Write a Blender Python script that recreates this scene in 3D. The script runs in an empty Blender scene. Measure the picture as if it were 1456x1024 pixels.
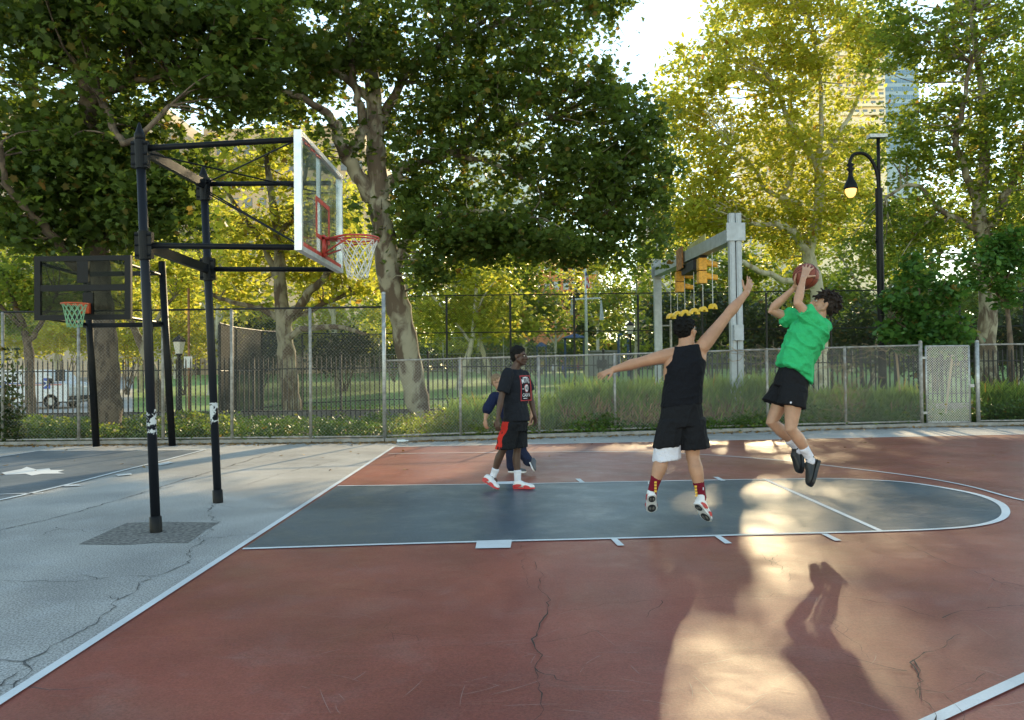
import bpy, math, random
import numpy as np
from mathutils import Vector, Matrix, noise

rnd = random.Random(7)
nr = np.random.default_rng(11)
SC = bpy.context.scene
COL = SC.collection
R_ = math.radians

# ------------------------------------------------------------------ camera
CP = np.array([2.5296974, -8.8226190, 1.5139246])
YAW, PITCH, ROLL, FOC = -0.01125176, 0.01694623, -0.01139077, 1107.08668
cy, sy = math.cos(YAW), math.sin(YAW)
_f = np.array([sy*math.cos(PITCH), cy*math.cos(PITCH), math.sin(PITCH)])
_r = np.array([cy, -sy, 0.0]); _u = np.cross(_r, _f)
CR = _r*math.cos(ROLL)+_u*math.sin(ROLL); CU = -_r*math.sin(ROLL)+_u*math.cos(ROLL); CF = _f
cam_d = bpy.data.cameras.new("camera"); cam = bpy.data.objects.new("camera", cam_d); COL.objects.link(cam)
cam_d.sensor_width = 36.0; cam_d.lens = FOC/1456*36.0; cam_d.clip_start = 0.05; cam_d.clip_end = 3000
M = Matrix.Identity(4)
for i in range(3):
    M[i][0] = CR[i]; M[i][1] = CU[i]; M[i][2] = -CF[i]; M[i][3] = CP[i]
cam.matrix_world = M
SC.camera = cam

def ray(u, v): return CF + CR*((u-728)/FOC) - CU*((v-512)/FOC)
def G(u, v, z=0.0):
    d = ray(u, v); t = (z-CP[2])/d[2]; return CP + d*t
def at(u, v, Y):
    d = ray(u, v); t = (Y-CP[1])/d[1]; return CP + d*t
def V(p): return Vector((float(p[0]), float(p[1]), float(p[2])))
def A(*p): return np.array(p, float)

# ------------------------------------------------------------------ sun + sky
sd = ray(1048, 130); sd = sd/np.linalg.norm(sd)          # towards the sun
SUN_EL = math.asin(sd[2]); SUN_AZ = math.atan2(sd[0], sd[1])
sun_d = bpy.data.lights.new("sun", 'SUN'); sun_d.energy = 2.0; sun_d.angle = R_(1.0); sun_d.color = (1.0, 0.78, 0.46)
sun = bpy.data.objects.new("sun", sun_d); COL.objects.link(sun)
sun.location = (30, 90, 60)
sun.rotation_euler = V(sd).to_track_quat('Z', 'Y').to_euler()
W = bpy.data.worlds.new("World"); SC.world = W; W.use_nodes = True
wn = W.node_tree; sky = wn.nodes.new('ShaderNodeTexSky'); sky.sky_type = 'NISHITA'; sky.sun_disc = False
sky.sun_elevation = SUN_EL; sky.sun_rotation = SUN_AZ; sky.air_density = 1.0; sky.dust_density = 0.0; sky.ozone_density = 1.5
bg = wn.nodes['Background']; bg.inputs[1].default_value = 0.15
wt = wn.nodes.new('ShaderNodeMix'); wt.data_type = 'RGBA'; wt.blend_type = 'MULTIPLY'; wt.inputs[0].default_value = 1.0; wt.inputs[7].default_value = (1.16, 1.0, 0.765, 1)
wn.links.new(sky.outputs[0], wt.inputs[6]); wn.links.new(wt.outputs[2], bg.inputs[0])
SC.view_settings.view_transform = 'Standard'; SC.view_settings.look = 'None'; SC.view_settings.gamma = 1.0
SC.view_settings.exposure = 1.78
SC.cycles.max_bounces = 6; SC.cycles.transparent_max_bounces = 8; SC.cycles.use_denoising = True
SC.cycles.caustics_reflective = False; SC.cycles.caustics_refractive = False

# ------------------------------------------------------------------ materials
def mat(name, col, rough=0.7, metal=0.0, spec=0.5, var=0.0, scale=5.0, bump=0.0, bscale=60.0, emit=None, sss=0.0, alpha=None, coords='Object', col2=None, lo=0.4, hi=0.65, rvar=0.0):
    m = bpy.data.materials.new(name); m.use_nodes = True; nt = m.node_tree; p = nt.nodes['Principled BSDF']
    p.inputs['Base Color'].default_value = (*col, 1); p.inputs['Roughness'].default_value = rough; p.inputs['Metallic'].default_value = metal
    p.inputs['Specular IOR Level'].default_value = spec
    tc = nt.nodes.new('ShaderNodeTexCoord')
    if var or col2:
        n = nt.nodes.new('ShaderNodeTexNoise'); n.inputs['Scale'].default_value = scale; n.inputs['Detail'].default_value = 6
        n.inputs['Roughness'].default_value = 0.65
        nt.links.new(tc.outputs[coords], n.inputs['Vector'])
        rp = nt.nodes.new('ShaderNodeValToRGB'); rp.color_ramp.elements[0].position = lo; rp.color_ramp.elements[1].position = hi
        c2 = col2 if col2 else tuple(min(1, c*(1+var)) for c in col)
        c1 = col if col2 else tuple(c*(1-var) for c in col)
        rp.color_ramp.elements[0].color = (*c1, 1); rp.color_ramp.elements[1].color = (*c2, 1)
        nt.links.new(n.outputs['Fac'], rp.inputs['Fac']); nt.links.new(rp.outputs['Color'], p.inputs['Base Color'])
        if rvar:
            mr = nt.nodes.new('ShaderNodeMapRange'); mr.inputs['To Min'].default_value = rough-rvar; mr.inputs['To Max'].default_value = rough+rvar
            nt.links.new(n.outputs['Fac'], mr.inputs['Value']); nt.links.new(mr.outputs['Result'], p.inputs['Roughness'])
    if bump:
        b = nt.nodes.new('ShaderNodeTexNoise'); b.inputs['Scale'].default_value = bscale; b.inputs['Detail'].default_value = 4
        nt.links.new(tc.outputs[coords], b.inputs['Vector'])
        bp = nt.nodes.new('ShaderNodeBump'); bp.inputs['Strength'].default_value = bump; bp.inputs['Distance'].default_value = 0.01 if bscale > 20 else 0.035
        nt.links.new(b.outputs['Fac'], bp.inputs['Height']); nt.links.new(bp.outputs['Normal'], p.inputs['Normal'])
    if emit:
        p.inputs['Emission Color'].default_value = (*emit[0], 1); p.inputs['Emission Strength'].default_value = emit[1]
    if sss:
        p.inputs['Subsurface Weight'].default_value = sss; p.inputs['Subsurface Radius'].default_value = (0.02, 0.008, 0.004); p.inputs['Subsurface Scale'].default_value = 0.5
    if alpha is not None: p.inputs['Alpha'].default_value = alpha
    return m

def nd(nt, t, **kw):
    n = nt.nodes.new(t)
    for k, v in kw.items():
        if k in n.inputs: n.inputs[k].default_value = v
        else: setattr(n, k, v)
    return n

def ramp(nt, src, stops):
    r = nt.nodes.new('ShaderNodeValToRGB'); e = r.color_ramp.elements
    while len(e) < len(stops): e.new(0.5)
    for i, (p, c) in enumerate(stops):
        e[i].position = p; e[i].color = (*c, 1) if len(c) == 3 else c
    nt.links.new(src, r.inputs['Fac']); return r

def mixc(nt, fac, a, b, mode='MIX'):
    m = nt.nodes.new('ShaderNodeMix'); m.data_type = 'RGBA'; m.blend_type = mode
    for s, i in ((fac, 0), (a, 6), (b, 7)):
        if isinstance(s, (int, float)): m.inputs[i].default_value = s
        elif isinstance(s, tuple): m.inputs[i].default_value = (*s, 1)
        else: nt.links.new(s, m.inputs[i])
    return m.outputs[2]

def court_mat(name, c1, c2, c3, rough, worn=(0.42, 0.40, 0.37), wornfac=0.25, grit=0.34, streak=1.0):
    """painted court surface: blotchy paint, scuffs, fine grit"""
    m = bpy.data.materials.new(name); m.use_nodes = True; nt = m.node_tree; p = nt.nodes['Principled BSDF']; L = nt.links
    tc = nt.nodes.new('ShaderNodeTexCoord'); o = tc.outputs['Object']; p.inputs['Specular IOR Level'].default_value = .22
    n1 = nd(nt, 'ShaderNodeTexNoise', Scale=0.35, Detail=5.0, Roughness=0.6); L.new(o, n1.inputs['Vector'])
    base = ramp(nt, n1.outputs['Fac'], [(0.30, c1), (0.52, c2), (0.72, c3)]).outputs['Color']
    n2 = nd(nt, 'ShaderNodeTexNoise', Scale=2.3, Detail=9.0, Roughness=0.7); L.new(o, n2.inputs['Vector'])
    f2 = ramp(nt, n2.outputs['Fac'], [(0.52, (0, 0, 0)), (0.78, (1, 1, 1))])
    mm = nd(nt, 'ShaderNodeMath', operation='MULTIPLY'); L.new(f2.outputs['Color'], mm.inputs[0]); mm.inputs[1].default_value = wornfac
    base = mixc(nt, mm.outputs[0], base, worn)
    # long scuffs
    mp = nd(nt, 'ShaderNodeMapping'); mp.inputs['Scale'].default_value = (0.6, 9.0, 1); mp.inputs['Rotation'].default_value = (0, 0, 0.5); L.new(o, mp.inputs['Vector'])
    n3 = nd(nt, 'ShaderNodeTexNoise', Scale=2.0, Detail=6.0, Roughness=0.6, Distortion=1.2); L.new(mp.outputs[0], n3.inputs['Vector'])
    f3 = ramp(nt, n3.outputs['Fac'], [(0.60, (0, 0, 0)), (0.66, (1, 1, 1)), (0.70, (0, 0, 0))])
    m3 = nd(nt, 'ShaderNodeMath', operation='MULTIPLY'); L.new(f3.outputs['Color'], m3.inputs[0]); m3.inputs[1].default_value = 0.16*streak
    base = mixc(nt, m3.outputs[0], base, worn)
    n4 = nd(nt, 'ShaderNodeTexNoise', Scale=75.0, Detail=6.0, Roughness=.75); L.new(o, n4.inputs['Vector'])
    g4 = ramp(nt, n4.outputs['Fac'], [(0.3, (1-grit,)*3), (0.7, (1+grit,)*3)])
    base = mixc(nt, 1.0, base, g4.outputs['Color'], 'MULTIPLY')
    n5 = nd(nt, 'ShaderNodeTexNoise', Scale=0.9, Detail=4.0); L.new(o, n5.inputs['Vector'])
    d5 = ramp(nt, n5.outputs['Fac'], [(0.3, (0.70, 0.71, 0.73)), (0.62, (1.08, 1.08, 1.08))])
    base = mixc(nt, 0.8, base, d5.outputs['Color'], 'MULTIPLY')
    L.new(base, p.inputs['Base Color'])
    rr = nd(nt, 'ShaderNodeMapRange'); L.new(n2.outputs['Fac'], rr.inputs['Value']); rr.inputs['From Min'].default_value = 0.3; rr.inputs['From Max'].default_value = 0.7
    rr.inputs['To Min'].default_value = rough-0.07; rr.inputs['To Max'].default_value = rough+0.12; L.new(rr.outputs[0], p.inputs['Roughness'])
    bp = nd(nt, 'ShaderNodeBump'); bp.inputs['Strength'].default_value = 0.35; bp.inputs['Distance'].default_value = 0.003
    ad = nd(nt, 'ShaderNodeMath', operation='ADD'); L.new(n4.outputs['Fac'], ad.inputs[0]); L.new(n2.outputs['Fac'], ad.inputs[1]); L.new(ad.outputs[0], bp.inputs['Height'])
    L.new(bp.outputs['Normal'], p.inputs['Normal'])
    return m

def leaf_mat(name, c1, c2, trans, tw=0.5):
    m = bpy.data.materials.new(name); m.use_nodes = True; nt = m.node_tree; L = nt.links
    for n in list(nt.nodes): nt.nodes.remove(n)
    out = nd(nt, 'ShaderNodeOutputMaterial'); geo = nd(nt, 'ShaderNodeNewGeometry')
    r1 = ramp(nt, geo.outputs['Random Per Island'], [(0.0, c1), (0.8, c2), (0.97, tuple(x*1.3 for x in c2)), (1.0, (0.16, 0.10, 0.03))])
    r2 = ramp(nt, geo.outputs['Random Per Island'], [(0.0, tuple(x*0.7 for x in trans)), (0.9, trans), (1.0, (0.45, 0.25, 0.05))])
    d = nd(nt, 'ShaderNodeBsdfPrincipled'); d.inputs['Roughness'].default_value = 0.45; d.inputs['Specular IOR Level'].default_value = 0.35; tcn = nd(nt, 'ShaderNodeTexCoord'); cn = nd(nt, 'ShaderNodeTexNoise', Scale=0.55, Detail=3.0); L.new(tcn.outputs['Object'], cn.inputs['Vector'])
    cr = ramp(nt, cn.outputs['Fac'], [(.3, (.68, .74, .72)), (.7, (1.35, 1.25, 1.1))]); L.new(mixc(nt, 1.0, r1.outputs[0], cr.outputs[0], 'MULTIPLY'), d.inputs['Base Color'])
    t = nd(nt, 'ShaderNodeBsdfTranslucent'); L.new(r2.outputs[0], t.inputs['Color'])
    mx = nd(nt, 'ShaderNodeMixShader'); mx.inputs[0].default_value = tw
    L.new(d.outputs[0], mx.inputs[1]); L.new(t.outputs[0], mx.inputs[2]); L.new(mx.outputs[0], out.inputs['Surface'])
    return m

def bark_mat(name, pale, dark, scale=3.0, lo=0.42, hi=0.55):
    m = bpy.data.materials.new(name); m.use_nodes = True; nt = m.node_tree; p = nt.nodes['Principled BSDF']; L = nt.links
    tc = nd(nt, 'ShaderNodeTexCoord'); mp = nd(nt, 'ShaderNodeMapping'); mp.inputs['Scale'].default_value = (1, 1, 0.45); L.new(tc.outputs['Object'], mp.inputs['Vector'])
    n = nd(nt, 'ShaderNodeTexNoise', Scale=scale, Detail=5.0, Roughness=0.55, Distortion=0.6); L.new(mp.outputs[0], n.inputs['Vector'])
    r = ramp(nt, n.outputs['Fac'], [(lo, dark), ((lo+hi)/2, tuple((a+b)/2 for a, b in zip(pale, dark))), (hi, pale), (0.85, tuple(min(1, x*1.15) for x in pale))])
    L.new(r.outputs[0], p.inputs['Base Color']); p.inputs['Roughness'].default_value = 0.85
    n2 = nd(nt, 'ShaderNodeTexNoise', Scale=25.0, Detail=5.0); L.new(mp.outputs[0], n2.inputs['Vector'])
    bp = nd(nt, 'ShaderNodeBump'); bp.inputs['Strength'].default_value = 0.5; bp.inputs['Distance'].default_value = 0.02; L.new(n2.outputs['Fac'], bp.inputs['Height']); L.new(bp.outputs[0], p.inputs['Normal'])
    return m

MT = {}
MT['asphalt'] = court_mat('asphalt', (0.33, 0.315, 0.295), (0.40, 0.385, 0.36), (0.47, 0.455, 0.43), 0.78, worn=(0.5, 0.5, 0.5), wornfac=0.6, grit=0.95, streak=0.3)
MT['red_paint'] = court_mat('red_paint', (0.235, 0.068, 0.052), (0.305, 0.090, 0.066), (0.320, 0.132, 0.094), 0.38, worn=(0.36, 0.24, 0.20), wornfac=0.35)
MT['blue_paint'] = court_mat('blue_paint', (0.060, 0.085, 0.12), (0.085, 0.115, 0.145), (0.120, 0.145, 0.165), 0.34, worn=(0.27, 0.27, 0.25), wornfac=0.4)
MT['faded_blue'] = court_mat('faded_blue', (0.10, 0.125, 0.15), (0.14, 0.16, 0.18), (0.2, 0.21, 0.22), 0.55, worn=(0.3, 0.3, 0.3), wornfac=0.5)
MT['line'] = court_mat('line_paint', (0.62, 0.64, 0.65), (0.72, 0.74, 0.75), (0.80, 0.81, 0.81), 0.5, worn=(0.45, 0.42, 0.40), wornfac=0.45, grit=0.08)
MT['patch'] = mat('patch', (0.06, 0.06, 0.06), 0.9, col2=(0.36, 0.34, 0.31), scale=26, lo=.36, hi=.74, bump=.8, bscale=40)
MT['crack'] = mat('crack_fill', (0.05, 0.045, 0.04), 0.95)
MT['crack_asphalt'] = mat('crack_asphalt', (0.10, 0.10, 0.10), 0.95)
MT['soil'] = mat('soil', (0.11, 0.085, 0.055), 0.95, col2=(0.20, 0.16, 0.11), scale=3, bump=0.6, bscale=20)
MT['lawn'] = mat('lawn', (0.13, 0.23, 0.04), 0.9, col2=(0.24, 0.36, 0.08), scale=1.2, bump=0.6, bscale=40)
MT['plaza'] = mat('plaza', (0.42, 0.41, 0.39), 0.9, var=0.15, scale=0.6)
MT['concrete'] = mat('concrete', (0.26, 0.25, 0.235), 0.9, var=0.25, scale=4, bump=0.3)
MT['black_metal'] = mat('black_metal', (0.007, 0.008, 0.010), 0.45, spec=0.16, var=0.3, scale=18, rvar=0.12)
MT['iron'] = mat('iron', (0.010, 0.010, 0.011), 0.6)
MT['galv'] = mat('galvanised', (0.42, 0.43, 0.43), 0.5, metal=0.6, var=0.25, scale=12)
MT['galv_old'] = mat('galvanised_old', (0.24, 0.23, 0.21), 0.65, metal=0.4, col2=(0.42, 0.41, 0.39), scale=9)
MT['white_paint'] = mat('white_paint', (0.72, 0.74, 0.76), 0.5, var=0.08, scale=8)
MT['grey_paint'] = mat('grey_paint', (0.36, 0.40, 0.43), 0.45, var=0.12, scale=5)
MT['silver'] = mat('aluminium', (0.62, 0.64, 0.66), 0.35, metal=0.55, var=0.12, scale=10)
MT['red_metal'] = mat('red_metal', (0.50, 0.055, 0.04), 0.4, var=0.25, scale=20)
MT['orange_metal'] = mat('orange_metal', (0.62, 0.10, 0.03), 0.45, var=0.25, scale=20)
MT['net_white'] = mat('net_white', (0.75, 0.74, 0.70), 0.85)
MT['net_green'] = mat('net_green', (0.22, 0.42, 0.25), 0.85)
MT['yellow'] = mat('yellow_plastic', (0.78, 0.50, 0.03), 0.45, var=0.12, scale=10)
MT['amber'] = mat('amber_metal', (0.70, 0.34, 0.03), 0.5, var=0.2, scale=15)
MT['blue_roof'] = mat('blue_roof', (0.012, 0.055, 0.14), 0.6, var=0.15)
MT['dark'] = mat('dark', (0.015, 0.015, 0.017), 0.7)
MT['bark_sy'] = bark_mat('plane_bark', (0.30, 0.275, 0.20), (0.11, 0.08, 0.055), 2.6, 0.46, 0.56)
MT['bark_dk'] = bark_mat('dark_bark', (0.15, 0.11, 0.075), (0.07, 0.05, 0.035), 6.0)
MT['bark_pale'] = bark_mat('pale_bark', (0.50, 0.47, 0.36), (0.26, 0.22, 0.15), 2.5, 0.35, 0.5)
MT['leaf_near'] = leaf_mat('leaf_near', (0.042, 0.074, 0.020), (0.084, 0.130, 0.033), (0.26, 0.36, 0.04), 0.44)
MT['leaf_backlit'] = leaf_mat('leaf_backlit', (0.08, 0.115, 0.022), (0.145, 0.175, 0.032), (0.84, 0.82, 0.10), 0.62)  # gold of the low sun behind the crowns is put into these leaf colours
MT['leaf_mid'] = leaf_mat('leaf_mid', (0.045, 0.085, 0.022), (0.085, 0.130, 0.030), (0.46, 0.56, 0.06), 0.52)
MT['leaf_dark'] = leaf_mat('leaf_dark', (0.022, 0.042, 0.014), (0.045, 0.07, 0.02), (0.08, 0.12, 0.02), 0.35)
MT['leaf_fresh'] = leaf_mat('leaf_fresh', (0.04, 0.11, 0.025), (0.075, 0.17, 0.035), (0.12, 0.26, 0.03), 0.4)
MT['leaf_weed'] = leaf_mat('leaf_weed', (0.045, 0.10, 0.02), (0.10, 0.17, 0.035), (0.14, 0.24, 0.03), 0.4)
MT['reed_green'] = leaf_mat('reed_green', (0.045, 0.10, 0.025), (0.22, 0.33, 0.08), (0.26, 0.38, 0.07), 0.4)
MT['reed_brown'] = leaf_mat('reed_brown', (0.11, 0.07, 0.035), (0.46, 0.33, 0.19), (0.26, 0.18, 0.09), 0.3)
MT['dry_leaf'] = leaf_mat('dry_leaf', (0.22, 0.12, 0.04), (0.38, 0.24, 0.09), (0.25, 0.15, 0.05), 0.3)

# ------------------------------------------------------------------ mesh helper
ORG = {}
def tagp(o, label=None, cat=None, group=None, kind=None):
    if label: o['label'] = label
    if cat: o['category'] = cat
    if group: o['group'] = group
    if kind: o['kind'] = kind
    return o

def thing(name, loc, label, cat, group=None):
    o = bpy.data.objects.new(name, None); COL.objects.link(o); o.location = V(loc); o.empty_display_size = 0.2
    tagp(o, label, cat, group); ORG[o] = A(*loc); return o

def frame_from(d, up=(0, 0, 1)):
    d = np.asarray(d, float); d = d/np.linalg.norm(d); up = np.asarray(up, float)
    if abs(d@up) > 0.97: up = A(1, 0, 0) if abs(d[0]) < 0.9 else A(0, 1, 0)
    a = np.cross(d, up); a /= np.linalg.norm(a); b = np.cross(a, d); return d, a, b

class MB:
    def __init__(s): s.v = []; s.f = []; s.m = []; s.cur = 0
    def add(s, vs, fs):
        o = len(s.v); s.v.extend([tuple(map(float, p)) for p in vs]); s.f.extend([tuple(i+o for i in f) for f in fs]); s.m.extend([s.cur]*len(fs))
    def box(s, c, h, ax=None):
        c = A(*c); ax = ax if ax is not None else np.eye(3)
        vs = [c+ax[0]*h[0]*x+ax[1]*h[1]*y+ax[2]*h[2]*z for x in (-1, 1) for y in (-1, 1) for z in (-1, 1)]
        s.add(vs, [(0, 1, 3, 2), (4, 6, 7, 5), (0, 4, 5, 1), (2, 3, 7, 6), (0, 2, 6, 4), (1, 5, 7, 3)]); return s
    def bar(s, a, b, w, h, up=(0, 0, 1)):
        a = A(*a); b = A(*b); d, sd_, u_ = frame_from(b-a, up); L = np.linalg.norm(b-a)
        return s.box((a+b)/2, (L/2, w/2, h/2), np.array([d, sd_, u_]))
    def tube(s, pts, rad, n=8, caps=True, sq=None, up=(0, 0, 1)):
        pts = [A(*p) for p in pts]
        if not hasattr(rad, '__len__'): rad = [rad]*len(pts)
        vs = []; pa = None
        for i, p in enumerate(pts):
            d = pts[min(i+1, len(pts)-1)]-pts[max(i-1, 0)]; d = d/(np.linalg.norm(d)+1e-12)
            if pa is None: _, a, b = frame_from(d, up)
            else:
                a = pa-d*(pa@d); a /= (np.linalg.norm(a)+1e-12); b = np.cross(a, d)
            pa = a
            for k in range(n):
                t = 2*math.pi*k/n; vs.append(p+(a*math.cos(t)+b*math.sin(t)*(sq or 1))*rad[i])
        fs = []
        for i in range(len(pts)-1):
            for k in range(n):
                k2 = (k+1) % n; fs.append((i*n+k, (i+1)*n+k, (i+1)*n+k2, i*n+k2))
        if caps:
            fs.append(tuple(range(n))); fs.append(tuple(reversed(range((len(pts)-1)*n, len(pts)*n))))
        s.add(vs, fs); return s
    def limb(s, pts, rad, n=14, sq=None, up=(0, 0, 1)):
        """tube with round ends"""
        pts = [A(*p) for p in pts]; rad = list(rad) if hasattr(rad, '__len__') else [rad]*len(pts)
        d0 = pts[0]-pts[1]; d0 /= np.linalg.norm(d0); d1 = pts[-1]-pts[-2]; d1 /= np.linalg.norm(d1)
        P = []; Q = []
        for t in (1.35, 1.0, 0.5): P.append(pts[0]+d0*rad[0]*math.sin(t)*0.999); Q.append(rad[0]*max(math.cos(t), 0.05))
        P += pts; Q += rad
        for t in (0.5, 1.0, 1.35): P.append(pts[-1]+d1*rad[-1]*math.sin(t)*0.999); Q.append(rad[-1]*max(math.cos(t), 0.05))
        return s.tube(P, Q, n, sq=sq, up=up)
    def ell(s, c, ax, n=14, m=9):
        c = A(*c); ax = [np.asarray(a, float) for a in ax]; vs = []; fs = []
        vs.append(c+ax[2])
        for i in range(1, m):
            ph = math.pi*i/m
            for k in range(n):
                t = 2*math.pi*k/n; vs.append(c+ax[0]*math.sin(ph)*math.cos(t)+ax[1]*math.sin(ph)*math.sin(t)+ax[2]*math.cos(ph))
        vs.append(c-ax[2]); last = len(vs)-1
        for k in range(n): fs.append((0, 1+k, 1+(k+1) % n))
        for i in range(m-2):
            for k in range(n): fs.append((1+i*n+k, 1+(i+1)*n+k, 1+(i+1)*n+(k+1) % n, 1+i*n+(k+1) % n))
        for k in range(n): fs.append((last, 1+(m-2)*n+(k+1) % n, 1+(m-2)*n+k))
        if np.dot(np.cross(ax[0], ax[1]), ax[2]) < 0: fs = [tuple(reversed(f)) for f in fs]
        s.add(vs, fs); return s
    def loft(s, rings, n=20, ex=2.0):
        """rings: (centre, a-vector, b-vector) superellipse sections"""
        vs = []
        for c, a, b in rings:
            for k in range(n):
                t = 2*math.pi*k/n; ct, st = math.cos(t), math.sin(t)
                vs.append(A(*c)+np.asarray(a)*math.copysign(abs(ct)**(2/ex), ct)+np.asarray(b)*math.copysign(abs(st)**(2/ex), st))
        fs = []
        m = len(rings)
        for i in range(m-1):
            for k in range(n):
                k2 = (k+1) % n; fs.append((i*n+k, i*n+k2, (i+1)*n+k2, (i+1)*n+k))
        fs.append(tuple(reversed(range(n)))); fs.append(tuple(range((m-1)*n, m*n)))
        ax = A(*rings[-1][0])-A(*rings[0][0])
        if np.dot(np.cross(rings[0][1], rings[0][2]), ax) < 0: fs = [tuple(reversed(f)) for f in fs]
        s.add(vs, fs); return s
    def lathe(s, c, prof, n=16, up=(0, 0, 1)):
        d, a, b = frame_from(up, (0, 1, 0)); c = A(*c); vs = []; fs = []
        for r, z in prof:
            for k in range(n):
                t = 2*math.pi*k/n; vs.append(c+d*z+(a*math.cos(t)+b*math.sin(t))*max(r, 1e-4))
        for i in range(len(prof)-1):
            for k in range(n):
                k2 = (k+1) % n; fs.append((i*n+k, (i+1)*n+k, (i+1)*n+k2, i*n+k2))
        s.add(vs, fs); return s
    def prism(s, poly, ext):
        n = len(poly); e = np.asarray(ext, float); vs = [A(*p) for p in poly]+[A(*p)+e for p in poly]
        fs = [tuple(range(n)), tuple(reversed(range(n, 2*n)))]+[(i, i+n, (i+1) % n+n, (i+1) % n) for i in range(n)]
        s.add(vs, fs); return s
    def mesh(s, name, org=None):
        v = np.array(s.v)-(org if org is not None else 0)
        me = bpy.data.meshes.new(name); me.from_pydata([tuple(p) for p in v], [], s.f); return me
    def build(s, name, mats, parent=None, smooth=False, **tg):
        org = ORG[parent] if parent is not None else None
        if org is None and tg.get('cat'):
            v = np.array(s.v); org = A((v[:, 0].min()+v[:, 0].max())/2, (v[:, 1].min()+v[:, 1].max())/2, v[:, 2].min())
        me = s.mesh(name, org)
        mats = mats if isinstance(mats, (list, tuple)) else [mats]
        for m in mats: me.materials.append(m)
        if len(mats) > 1: me.polygons.foreach_set('material_index', s.m)
        if smooth: me.polygons.foreach_set('use_smooth', [True]*len(me.polygons))
        o = bpy.data.objects.new(name, me); COL.objects.link(o)
        if parent is not None: o.parent = parent; ORG[o] = org
        elif org is not None: o.location = V(org); ORG[o] = org
        if parent is not None and parent.data is not None and parent.parent is None: pass
        tagp(o, **tg); return o

def copy_tree(o, parent=None, loc=None, label=None):
    c = o.copy(); COL.objects.link(c)
    if parent is not None: c.parent = parent
    if loc is not None: c.location = V(loc)
    if label: c['label'] = label
    for ch in list(o.children): copy_tree(ch, c)
    return c

def sheet(name, pts, z, m, kind='structure', sub=None):
    """flat polygon at height z"""
    mb = MB(); mb.add([(p[0], p[1], z) for p in pts], [tuple(range(len(pts)))])
    o = mb.build(name, m, kind=kind)
    if o.data.polygons[0].normal.z < 0: o.data.flip_normals()
    return o

def ribbon(mb, pts, w, z, jitter=0.0):
    pts = [A(p[0], p[1]) for p in pts]; L = []; Rr = []
    for i, p in enumerate(pts):
        d = pts[min(i+1, len(pts)-1)]-pts[max(i-1, 0)]; d /= np.linalg.norm(d)+1e-9; nn = A(-d[1], d[0])
        ww = (w[i] if hasattr(w, '__len__') else w)/2
        L.append(p+nn*ww*(1+rnd.uniform(-jitter, jitter))); Rr.append(p-nn*ww*(1+rnd.uniform(-jitter, jitter)))
    n = len(pts); vs = [(*p, z) for p in L]+[(*p, z) for p in Rr]
    mb.add(vs, [(i+n, i+n+1, i+1, i) for i in range(n-1)])

def smooth_line(pts, k=8):
    P = [A(*p) for p in pts]; out = []
    for i in range(len(P)-1):
        p0 = P[max(i-1, 0)]; p1 = P[i]; p2 = P[i+1]; p3 = P[min(i+2, len(P)-1)]
        for j in range(k):
            t = j/k; out.append(0.5*((2*p1)+(-p0+p2)*t+(2*p0-5*p1+4*p2-p3)*t*t+(-p0+3*p1-3*p2+p3)*t**3))
    out.append(P[-1]); return out
# ================================================================== SETTING
def lawn_z(y): return max(0.0, (y-20.0)/90.0*1.5)
# ground sheet
mb = MB()
xs = [-1500, -200, -60, -30, -12, 0, 12, 30, 60, 200, 1500]; ys = [-600, -60, -20, -10, 0, 9, 12, 16, 20, 30, 40, 60, 90, 130, 300, 2500]
vs = [(x, y, lawn_z(min(y, 130))-(0.0 if y < 9.5 else 0.03)) for y in ys for x in xs]; nx = len(xs)
mb.add(vs, [(j*nx+i, j*nx+i+1, (j+1)*nx+i+1, (j+1)*nx+i) for j in range(len(ys)-1) for i in range(nx-1)])
mb.build('asphalt_ground', MT['asphalt'], kind='structure')

# front fence line (ground positions)
F0 = G(0, 633); F1 = G(547, 628); F2 = G(1311, 606); F3 = G(1385, 605)
dL = (F0-F1)/np.linalg.norm(F0-F1); dR = (F3-F2)/np.linalg.norm(F3-F2)
FL = F1+dL*20; FR = F3+dR*10
def fence_y(x):
    if x < F1[0]: return F1[1]+(x-F1[0])*dL[1]/dL[0]
    if x < F2[0]: return F1[1]+(x-F1[0])*(F2[1]-F1[1])/(F2[0]-F1[0])
    return F2[1]+(x-F2[0])*dR[1]/dR[0]
YI = 15.3                                            # iron fence depth
# planting bed
bx = np.linspace(-20, 24, 45); lo = [(x, fence_y(x)+0.02) for x in bx]; hi = [(x, YI+0.6) for x in bx]
mb = MB(); n = len(bx); vs = [(x, y, 0.012) for x, y in lo]+[(x, y+0.02, 0.03) for x, y in hi]
mb.add(vs, [(i, i+1, n+i+1, n+i) for i in range(n-1)]); mb.build('planting_bed_soil', MT['soil'], kind='structure')
# lawn and pale plaza behind the iron fence
mb = MB(); ly = [YI+0.61, 18, 20, 25, 30, 40, 60, 90, 130, 300]; lx = [None, 0, 10, 30, 60, 150]
vs = [((at(190, 500, y)[0] if x is None else x*(1 if y < 40 else y/40)), y, lawn_z(min(y, 130))+0.02) for y in ly for x in lx]; k = len(lx)
mb.add(vs, [(j*k+i, j*k+i+1, (j+1)*k+i+1, (j+1)*k+i) for j in range(len(ly)-1) for i in range(k-1)])
mb.build('lawn', MT['lawn'], kind='structure')
mb = MB(); ly = [YI+0.61, 20, 30, 40, 60]; lx = [-90, -50, None]
vs = [((at(189, 500, y)[0] if x is None else x), y, lawn_z(y)+0.025) for y in ly for x in lx]; k = len(lx)
mb.add(vs, [(j*k+i, j*k+i+1, (j+1)*k+i+1, (j+1)*k+i) for j in range(len(ly)-1) for i in range(k-1)])
mb.build('street_pavement', MT['plaza'], kind='structure')

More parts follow.
